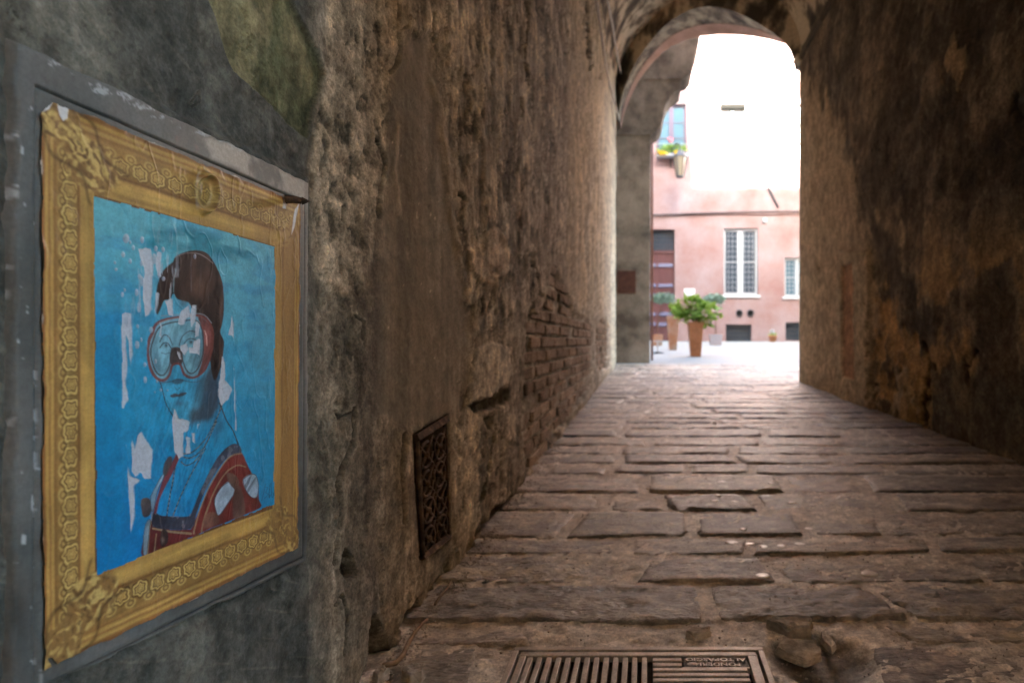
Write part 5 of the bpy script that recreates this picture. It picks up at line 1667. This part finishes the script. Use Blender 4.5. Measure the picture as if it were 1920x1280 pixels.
facade = thing('pink_house', 'pink stuccoed house front across the bright courtyard', 'building', (3, FY, fz(FY)))
FO = (3, FY, fz(FY))
openings = {
    'main': (1357, 1421, 428, 553), 'right': (1471, 1520, 483, 556), 'base1': (1361, 1409, 608, 641), 'base2': (1473, 1521, 604, 638),
    'door': (1180, 1265, 430, 641), 'up1': (1231, 1287, 195, 291), 'up2': (1350, 1398, 196, 300), 'up3': (1470, 1520, 196, 300)}
rects = {k: (fx(a), fx(b), fzz(d_), fzz(c_)) for k, (a, b, c_, d_) in openings.items()}


def wall_holes(x0, x1, z0, z1, holes, depth):
    xs = sorted({x0, x1, *[v for h in holes for v in h[:2]]}); zs = sorted({z0, z1, *[v for h in holes for v in h[2:]]})
    mb = MB()
    for a, b in zip(xs[:-1], xs[1:]):
        for c_, d_ in zip(zs[:-1], zs[1:]):
            if any(h[0] <= a and b <= h[1] and h[2] <= c_ and d_ <= h[3] for h in holes): continue
            mb.add([(a, FY, c_), (b, FY, c_), (b, FY, d_), (a, FY, d_)], [(0, 1, 2, 3)])
    for h in holes:
        a, b, c_, d_ = h; e = FY + depth
        mb.add([(a, FY, c_), (b, FY, c_), (b, FY, d_), (a, FY, d_), (a, e, c_), (b, e, c_), (b, e, d_), (a, e, d_)], [(0, 1, 5, 4), (1, 2, 6, 5), (2, 3, 7, 6), (3, 0, 4, 7)])
    return mb


loc(wall_holes(-10, 16, -0.3, 15.5, list(rects.values()), 0.24), FO).build('wall', M['pink'], facade)
loc(MB().box(-10, 16, FY + 0.3, FY + 6, -0.3, 15.4), FO).build('house_body', M['pink'], facade)
loc(MB().box(-10.2, 16.2, FY - 0.5, FY + 6.3, 15.5, 15.8), FO).build('roof', M['terracotta'], facade)


def window(r, frame_mat, pane_mat, bars=None, mull=0.16, fr=0.07, rails=3, name='window', sill=True):
    a, b, c_, d_ = r
    mb = MB(); y0, y1 = FY + 0.10, FY + 0.16
    for q in ((a, a + fr, c_, d_), (b - fr, b, c_, d_), (a + fr, b - fr, c_, c_ + fr), (a + fr, b - fr, d_ - fr, d_)):
        mb.box(q[0], q[1], y0, y1, q[2], q[3])
    xm_ = (a + b) / 2
    if mull: mb.box(xm_ - mull / 2, xm_ + mull / 2, y0 - 0.01, y1, c_ + fr, d_ - fr)
    w = loc(mb, FO).build(name, frame_mat, facade)
    halves = ((a + fr, xm_ - mull / 2), (xm_ + mull / 2, b - fr)) if mull else ((a + fr, b - fr),)
    for h0, h1 in halves:
        zs = np.linspace(c_ + fr, d_ - fr, rails + 1)
        for i in range(rails):
            loc(MB().box(h0 + .004, h1 - .004, y1 - 0.03, y1 - 0.02, zs[i] + 0.015, zs[i + 1] - 0.015), FO).build('pane', pane_mat, w)
        for zq in zs[1:-1]:
            loc(MB().box(h0, h1, y0 + 0.01, y1 - 0.005, zq - 0.014, zq + 0.014), FO).build('glazing_bar', frame_mat, w)
    if sill:
        loc(MB().box(a - 0.08, b + 0.08, FY - 0.06, FY + 0.09, c_ - 0.09, c_), FO).build('sill', M['white'] if bars else M['pink'], w)
    if bars:
        nx, nz, rad = bars
        for i in range(nx):
            x = a + 0.03 + (b - a - 0.06) * i / (nx - 1)
            loc(MB().tube([(x, FY + 0.03, c_), (x, FY + 0.03, d_)], rad, 5), FO).build('bar', M['grille'], w)
        for i in range(nz):
            zq = c_ + (d_ - c_) * (i + 0.5) / nz
            loc(MB().tube([(a, FY + 0.045, zq), (b, FY + 0.045, zq)], rad, 5), FO).build('cross_bar', M['grille'], w)
    return w


window(rects['main'], M['white'], M['pane'], (9, 13, 0.007), 0.20, 0.08, 2)
window(rects['right'], M['white'], M['pane_sky'], (7, 9, 0.009), 0.12, 0.07, 2)
window(rects['up1'], M['win_frame'], M['pane_sky'], None, 0.16, 0.09, 3, sill=False)
w2 = window(rects['up2'], M['white'], M['curtain'], None, 0.12, 0.07, 1, sill=False)
q_ = rects['up2']
loc(MB().box(q_[0] + 0.01, q_[1] - 0.01, FY - 0.05, FY + 0.09, q_[3] - 0.16, q_[3] - 0.005), FO).build('lintel_shade', M['black'], w2)  # black box put in for the shadow under the window head
window(rects['up3'], M['white'], M['curtain'], None, 0.12, 0.07, 1, sill=False)
for kx in ('base1', 'base2'):
    a, b, c_, d_ = rects[kx]
    w = loc(MB().box(a, b, FY + 0.20, FY + 0.22, c_, d_), FO).build('cellar_window', M['pane'], facade)
    for i in range(11):
        x = a + (b - a) * (i + 0.5) / 11
        loc(MB().tube([(x, FY + 0.05, c_), (x, FY + 0.05, d_)], 0.010, 5), FO).build('bar', M['iron'], w)
    for i in range(4):
        zq = c_ + (d_ - c_) * (i + 0.5) / 4
        loc(MB().tube([(a, FY + 0.06, zq), (b, FY + 0.06, zq)], 0.012, 5), FO).build('cross_bar', M['iron'], w)
# door with grilled fanlight
a, b, c_, d_ = rects['door']
zf = fzz(474)
dr = loc(MB().box(a, b, FY + 0.14, FY + 0.20, c_, zf), FO).build('door', M['door'], facade)
loc(MB().box(a, b, FY + 0.10, FY + 0.20, zf, zf + 0.10), FO).build('transom', M['door'], dr)
loc(MB().box(a, b, FY + 0.19, FY + 0.21, zf + 0.1, d_), FO).build('fanlight_pane', M['pane'], dr)
for i in range(14):
    x = a + (b - a) * (i + 0.5) / 14
    loc(MB().tube([(x, FY + 0.12, zf + 0.1), (x, FY + 0.12, d_)], 0.010, 5), FO).build('bar', M['iron'], dr)
for i in range(5):
    zq = zf + 0.1 + (d_ - zf - 0.1) * (i + 0.5) / 5
    loc(MB().tube([(a, FY + 0.13, zq), (b, FY + 0.13, zq)], 0.010, 5), FO).build('cross_bar', M['iron'], dr)
for py in (497, 535, 553, 589, 608):
    zq = fzz(py)
    for (q0, q1) in ((1190, 1230), (1234, 1262)):
        loc(MB().prism([(FY + 0.10, zq - 0.05), (FY + 0.145, zq - 0.07), (FY + 0.145, zq + 0.08), (FY + 0.125, zq + 0.07)], 'x', fx(q0), fx(q1)), FO).build('panel_moulding', M['moulding'], dr)
loc(MB().box(fx(1231), fx(1233), FY + 0.12, FY + 0.145, c_, zf), FO).build('meeting_stile', M['door'], dr)
loc(MB().box(fx(1215), fx(1268), FY - 0.22, FY + 0.1, fzz(645), fzz(639)), FO).build('doorstep', M['court'], facade)
# string course and small fittings
zq = fzz(400)
loc(MB().box(-10, 16, FY - 0.05, FY, zq - 0.045, zq + 0.035), FO).build('string_course', M['pink'], facade)
tag(MB().tube([(fx(1225), FY - 0.07, fzz(404)), (fx(1300), FY - 0.07, fzz(401)), (fx(1400), FY - 0.07, fzz(398)), (fx(1520), FY - 0.07, fzz(397))], 0.022, 6).build('wall_cable', M['iron'], None),
    'dark cable strung along the pink house front', 'cable')
tag(MB().tube([(fx(1440), FY - 0.04, fzz(352)), (fx(1450), FY - 0.04, fzz(372)), (fx(1459), FY - 0.04, fzz(389))], 0.035, 6).build('conduit', M['iron'], None), 'short slanting dark conduit above the cable on the pink house', 'conduit')
for px in (1386, 1407):
    v = thing('vent_pipe', 'round dark vent under the barred window, %s of the pair' % ('left' if px < 1400 else 'right'), 'vent', (fx(px), FY, fzz(587)), 'round vents in the pink house front')
    ring = [(0.13, -0.02), (0.135, -0.06), (0.10, -0.065), (0.095, -0.03)]
    mb = MB(); n = 16
    for (r_, yy_) in ring:
        mb.v += [(r_ * math.cos(2 * math.pi * k / n), yy_ + 0.02, r_ * math.sin(2 * math.pi * k / n)) for k in range(n)]
    for i in range(len(ring) - 1):
        mb.f += [(i * n + k, i * n + (k + 1) % n, (i + 1) * n + (k + 1) % n, (i + 1) * n + k) for k in range(n)]
    mb.build('ring', M['iron'], v, smooth=True)
    MB().add([(0.1 * math.cos(2 * math.pi * k / n), -0.012, 0.1 * math.sin(2 * math.pi * k / n)) for k in range(n)], [tuple(range(n))]).build('mouth', M['black'], v)
tag(MB().box(fx(1282.5), fx(1303), FY - 0.035, FY - 0.004, fzz(555), fzz(541)).build('wall_plaque', M['white'], None, 0.01), 'blank white plaque on the pink wall right of the door', 'plaque')
tag(MB().box(fx(1430), fx(1437), FY - 0.09, FY - 0.004, fzz(417), fzz(410)).build('junction_box', M['white'], None, 0.01), 'small white box under the cable on the pink wall', 'box')

def leaves(n, c, rad, seed, size, hemi=False, inner=0.0):
    r = random.Random(seed); mb = MB()
    for _ in range(n):
        while True:
            p = Vector((r.uniform(-1, 1), r.uniform(-1, 1), r.uniform(-1, 1)))
            if inner <= p.length <= 1: break
        p = Vector((p.x * rad[0], p.y * rad[1], p.z * rad[2])) + Vector(c)
        d_ = Vector((r.uniform(-1, 1), r.uniform(-1, 1), r.uniform(-0.3, 0.9))).normalized()
        s = d_.cross(Vector((r.uniform(-1, 1), r.uniform(-1, 1), r.uniform(-1, 1)))).normalized()
        L = size * r.uniform(0.6, 1.3); w = L * 0.32
        up = d_.cross(s)
        V = [p, p + d_ * L * 0.35 + s * w + up * 0.06 * L, p + d_ * L * 0.75 + s * w * 0.7, p + d_ * L - up * 0.1 * L, p + d_ * L * 0.75 - s * w * 0.7, p + d_ * L * 0.35 - s * w + up * 0.06 * L]
        mb.add(V, [(0, 1, 2, 3), (0, 3, 4, 5)])
    return mb


leaves_ = leaves
# window box with flowers, rail
wb = thing('window_box', 'window box of yellow and pink flowers behind a green rail at the upper window', 'window box', (fx(1259), FY - 0.2, fzz(298)))
WO = (fx(1259), FY - 0.2, fzz(298))
loc(MB().box(fx(1231), fx(1290), FY - 0.36, FY - 0.06, fzz(298), fzz(293)), WO).build('trough', M['grille'], wb)
for q0, q1 in ((1232, 1250), (1262, 1280)):
    loc(leaves_(90, (fx((q0 + q1) / 2), FY - 0.38, fzz(294)), ((fx(q1) - fx(q0)) / 2, 0.06, 0.09), q0, 0.08), WO).build('blossom', M['yellow'], wb)
loc(leaves(160, (fx(1259), FY - 0.2, fzz(284)), (0.6, 0.12, 0.16), 41, 0.13), WO).build('foliage', M['leaf'], wb)
loc(leaves(40, (fx(1256), FY - 0.26, fzz(268)), (0.09, 0.09, 0.09), 42, 0.07), WO).build('blossom', M['rose'], wb)
loc(MB().tube([(fx(1229), FY - 0.4, fzz(277)), (fx(1292), FY - 0.4, fzz(277))], 0.018, 6), WO).build('rail', M['leaf_grey'], wb)
for i in range(12):
    x = fx(1231) + (fx(1290) - fx(1231)) * i / 11
    loc(MB().tube([(x, FY - 0.4, fzz(298)), (x, FY - 0.4, fzz(277))], 0.010, 5), WO).build('baluster', M['iron'], wb)

# lantern on a bracket
LY = 21.2
lx, lz = fx(1275, LY), fzz(333, LY)
lan = thing('wall_lantern', 'tapered lantern with milky glass on an iron bracket below the flowered window', 'lantern', (lx, LY, lz))
def hexring(r0, z0, r1, z1, n=6):
    V = [(r0 * math.cos(2 * math.pi * k / n), r0 * math.sin(2 * math.pi * k / n), z0) for k in range(n)] + [(r1 * math.cos(2 * math.pi * k / n), r1 * math.sin(2 * math.pi * k / n), z1) for k in range(n)]
    return V, [(k, (k + 1) % n, n + (k + 1) % n, n + k) for k in range(n)] + [tuple(range(n)), tuple(range(n, 2 * n))]
MB().add(*hexring(0.125, 0.05, 0.235, 0.72)).build('glass', M['lamp_glass'], lan)
MB().add(*hexring(0.14, 0.0, 0.14, 0.05)).build('base', M['iron'], lan)
mb = MB()
for k in range(6):
    w = 2 * math.pi * k / 6
    mb.tube([(0.13 * math.cos(w), 0.13 * math.sin(w), 0.04), (0.245 * math.cos(w), 0.245 * math.sin(w), 0.74)], 0.020, 5)
mb.build('glazing_frame', M['iron'], lan)
MB().add(*hexring(0.26, 0.72, 0.25, 0.77)).build('rim', M['iron'], lan)
MB().add(*hexring(0.24, 0.77, 0.04, 1.0)).build('cap', M['iron'], lan)
MB().tube([(0, 0, 0.98), (0, 0, 1.2), (-0.1, 0.3, 1.35), (-0.3, 1.05, 1.3)], 0.022, 6).build('bracket', M['iron'], lan)
MB().tube([(-0.3, 1.05, 0.7), (-0.3, 1.05, 1.5)], 0.03, 6).build('bracket_plate', M['iron'], lan)


def tall_pot(name, label, px, py_top, py_base, wtop, wbase, mat):
    Y = F * H / (py_base - (CY - SL * F))
    x = (px - CX) / F * Y; z0 = fz(Y); s = Y / F
    h = (py_base - py_top) * s
    t = thing(name, label, 'potted plant', (x, Y, z0))
    rt, rb = wtop / 2 * s, wbase / 2 * s
    MB().lathe((0, 0, 0), [(rb, 0), (rb + (rt - rb) * 0.86, h * 0.88), (rt * 0.985, h * 0.885), (rt, h), (rt * 0.86, h), (rt * 0.84, h * 0.9)], sq=True).build('pot', mat, t, 0.008)
    MB().box(-rt * .85, rt * .85, -rt * .85, rt * .85, h * 0.88, h * 0.93).build('soil', M['wood'], t)
    return t, h, s


pt, h, s = tall_pot('potted_shrub', 'leafy green shrub with pale blooms in the front tall terracotta pot', 1304, 604, 668, 29, 19, M['terracotta'])
r = random.Random(77)
mb = MB()
for i in range(16):
    a = r.uniform(0, 6.28); q = r.uniform(0.06, 0.34)
    mb.tube([(0.02 * math.cos(a), 0.02 * math.sin(a), h * 0.9), (q * 0.5 * math.cos(a), q * .5 * math.sin(a), h + 0.15), (q * math.cos(a), q * math.sin(a), h + r.uniform(0.15, 0.42))], [0.008, 0.006, 0.004], 5)
mb.build('stem', M['wood'], pt)
mb = leaves(170, (0.0, 0, h + 0.20), (0.36, 0.30, 0.22), 51, 0.15)
for (cx_, cz_, q) in ((-0.25, 0.30, 0.13), (0.28, 0.26, 0.15), (0.05, 0.40, 0.14), (0.40, 0.16, 0.12), (-0.1, 0.38, 0.12), (0.26, -0.02, 0.09), (-0.30, 0.10, 0.10)):
    m2 = leaves(34, (cx_, r.uniform(-0.1, 0.1), h + cz_), (q, q, q * 0.8), int(cx_ * 100) + 90, 0.14)
    mb.add(m2.v, m2.f)
mb.build('foliage', M['leaf'], pt)
mb = MB()
for i in range(16):
    m2 = leaves(9, (r.uniform(-0.34, 0.38), r.uniform(-0.32, -0.1), h + r.uniform(0.0, 0.4)), (0.045, 0.04, 0.04), 300 + i, 0.05)
    mb.add(m2.v, m2.f)
mb.build('blossom', M['bloom'], pt)
pt, h, s = tall_pot('potted_shrub', 'weathered tall terracotta pot with a small green shrub, behind the front pot', 1261.5, 592, 656, 23, 14, M['terra_old'])
mb = leaves(120, (0.14, 0, h + 0.14), (0.24, 0.2, 0.17), 61, 0.13); mb.build('foliage', M['leaf'], pt)
MB().tube([(0, 0, h * .9), (0.08, 0, h + 0.1), (0.16, 0, h + 0.25)], 0.008, 5).build('stem', M['wood'], pt)


def topiary(label, pxc, py_c, wpx, hpx, px_pot, wpot, py_pt, py_base, seed, mat):
    Y = F * H / (py_base - (CY - SL * F)); s = Y / F
    x = (px_pot - CX) * s; z0 = fz(Y)
    t = thing('potted_topiary', label, 'potted tree', (x, Y, z0), 'umbrella topiaries in square planters')
    hp = (py_base - py_pt) * s; rp = wpot / 2 * s
    MB().lathe((0, 0, 0), [(rp * 0.9, 0), (rp, hp * 0.86), (rp * 1.06, hp * 0.87), (rp * 1.06, hp), (rp * 0.9, hp), (rp * 0.88, hp * 0.9)], sq=True).build('planter', mat, t, 0.01)
    MB().box(-rp * .88, rp * .88, -rp * .88, rp * .88, hp * 0.85, hp * 0.94).build('soil', M['wood'], t)
    cz_ = (py_base - py_c) * s; cxl = (pxc - px_pot) * s
    MB().tube([(0, 0, hp * 0.9), (cxl * 0.3, 0, cz_ * 0.6), (cxl, 0, cz_)], [0.022, 0.018, 0.016], 6).build('trunk', M['wood'], t)
    mb = MB(); r = random.Random(seed)
    for i in range(8):
        a = i * 0.785
        mb.tube([(cxl, 0, cz_ - 0.12), (cxl + wpx * s * 0.3 * math.cos(a), wpx * s * 0.3 * math.sin(a), cz_ + 0.02)], 0.008, 4)
    mb.build('branch', M['wood'], t)
    leaves(520, (cxl, 0, cz_), (wpx * s / 2, wpx * s / 2, hpx * s / 2), seed, 0.10).build('crown', mat if False else M['leaf_grey'], t)


topiary('flat topped grey green topiary in a square planter before the dark door', 1243, 560, 46, 20, 1232, 21, 627, 648, 71, M['terra_old'])
topiary('flat topped topiary in a grey square planter right of the leafy pot', 1339, 561, 40, 17, 1342, 22, 627, 647, 72, mat_plain('grey_planter', (0.42, 0.38, 0.40), 0.8))
Y_ = F * H / (641 - (CY - SL * F)); s = Y_ / F
sp = thing('flower_pot', 'small terracotta flower pot with white blooms at the foot of the pink wall', 'flower pot', ((1449 - CX) * s, Y_, fz(Y_)))
MB().lathe((0, 0, 0), [(0.11, 0), (0.15, 0.18), (0.165, 0.18), (0.165, 0.235), (0.14, 0.235), (0.13, 0.2)], 14).build('pot', M['terracotta'], sp, smooth=True)
leaves(40, (0, 0, 0.27), (0.12, 0.12, 0.08), 81, 0.08).build('foliage', M['leaf'], sp)
leaves(40, (-0.03, -0.04, 0.38), (0.07, 0.07, 0.08), 82, 0.06).build('blossom', M['white'], sp)
# pedestal table half hidden by the pier
Y_ = 13.2; s = Y_ / F
tb = thing('pedestal_table', 'small white pedestal table partly hidden by the pier', 'table', ((1233 - CX) * s, Y_, fz(Y_)))
hz = (663 - 640) * s + 0.02
MB().lathe((0, 0, 0), [(0.15, 0), (0.15, 0.012), (0.03, 0.03), (0.02, 0.04)], 18).build('foot', M['iron'], tb, smooth=True)
MB().tube([(0, 0, 0.03), (0, 0, 0.26)], 0.013, 8).build('post', M['white'], tb)
MB().lathe((0, 0, 0.26), [(0.02, 0), (0.19, 0.006), (0.19, 0.024), (0.0, 0.026)], 20).build('table_top', M['white'], tb)
# houses closing the courtyard at its sides
house('house', 'pale house closing the left side of the courtyard', [(-12, 9.9), (-5.2, 9.9), (-5.2, FY - .3), (-12, FY - .3)], -0.2, 11, M['ochre'])
house('house', 'pale house closing the right side of the courtyard', [(9.5, 3), (16, 3), (16, FY - .3), (9.5, FY - .3)], -0.2, 11, M['ochre'])
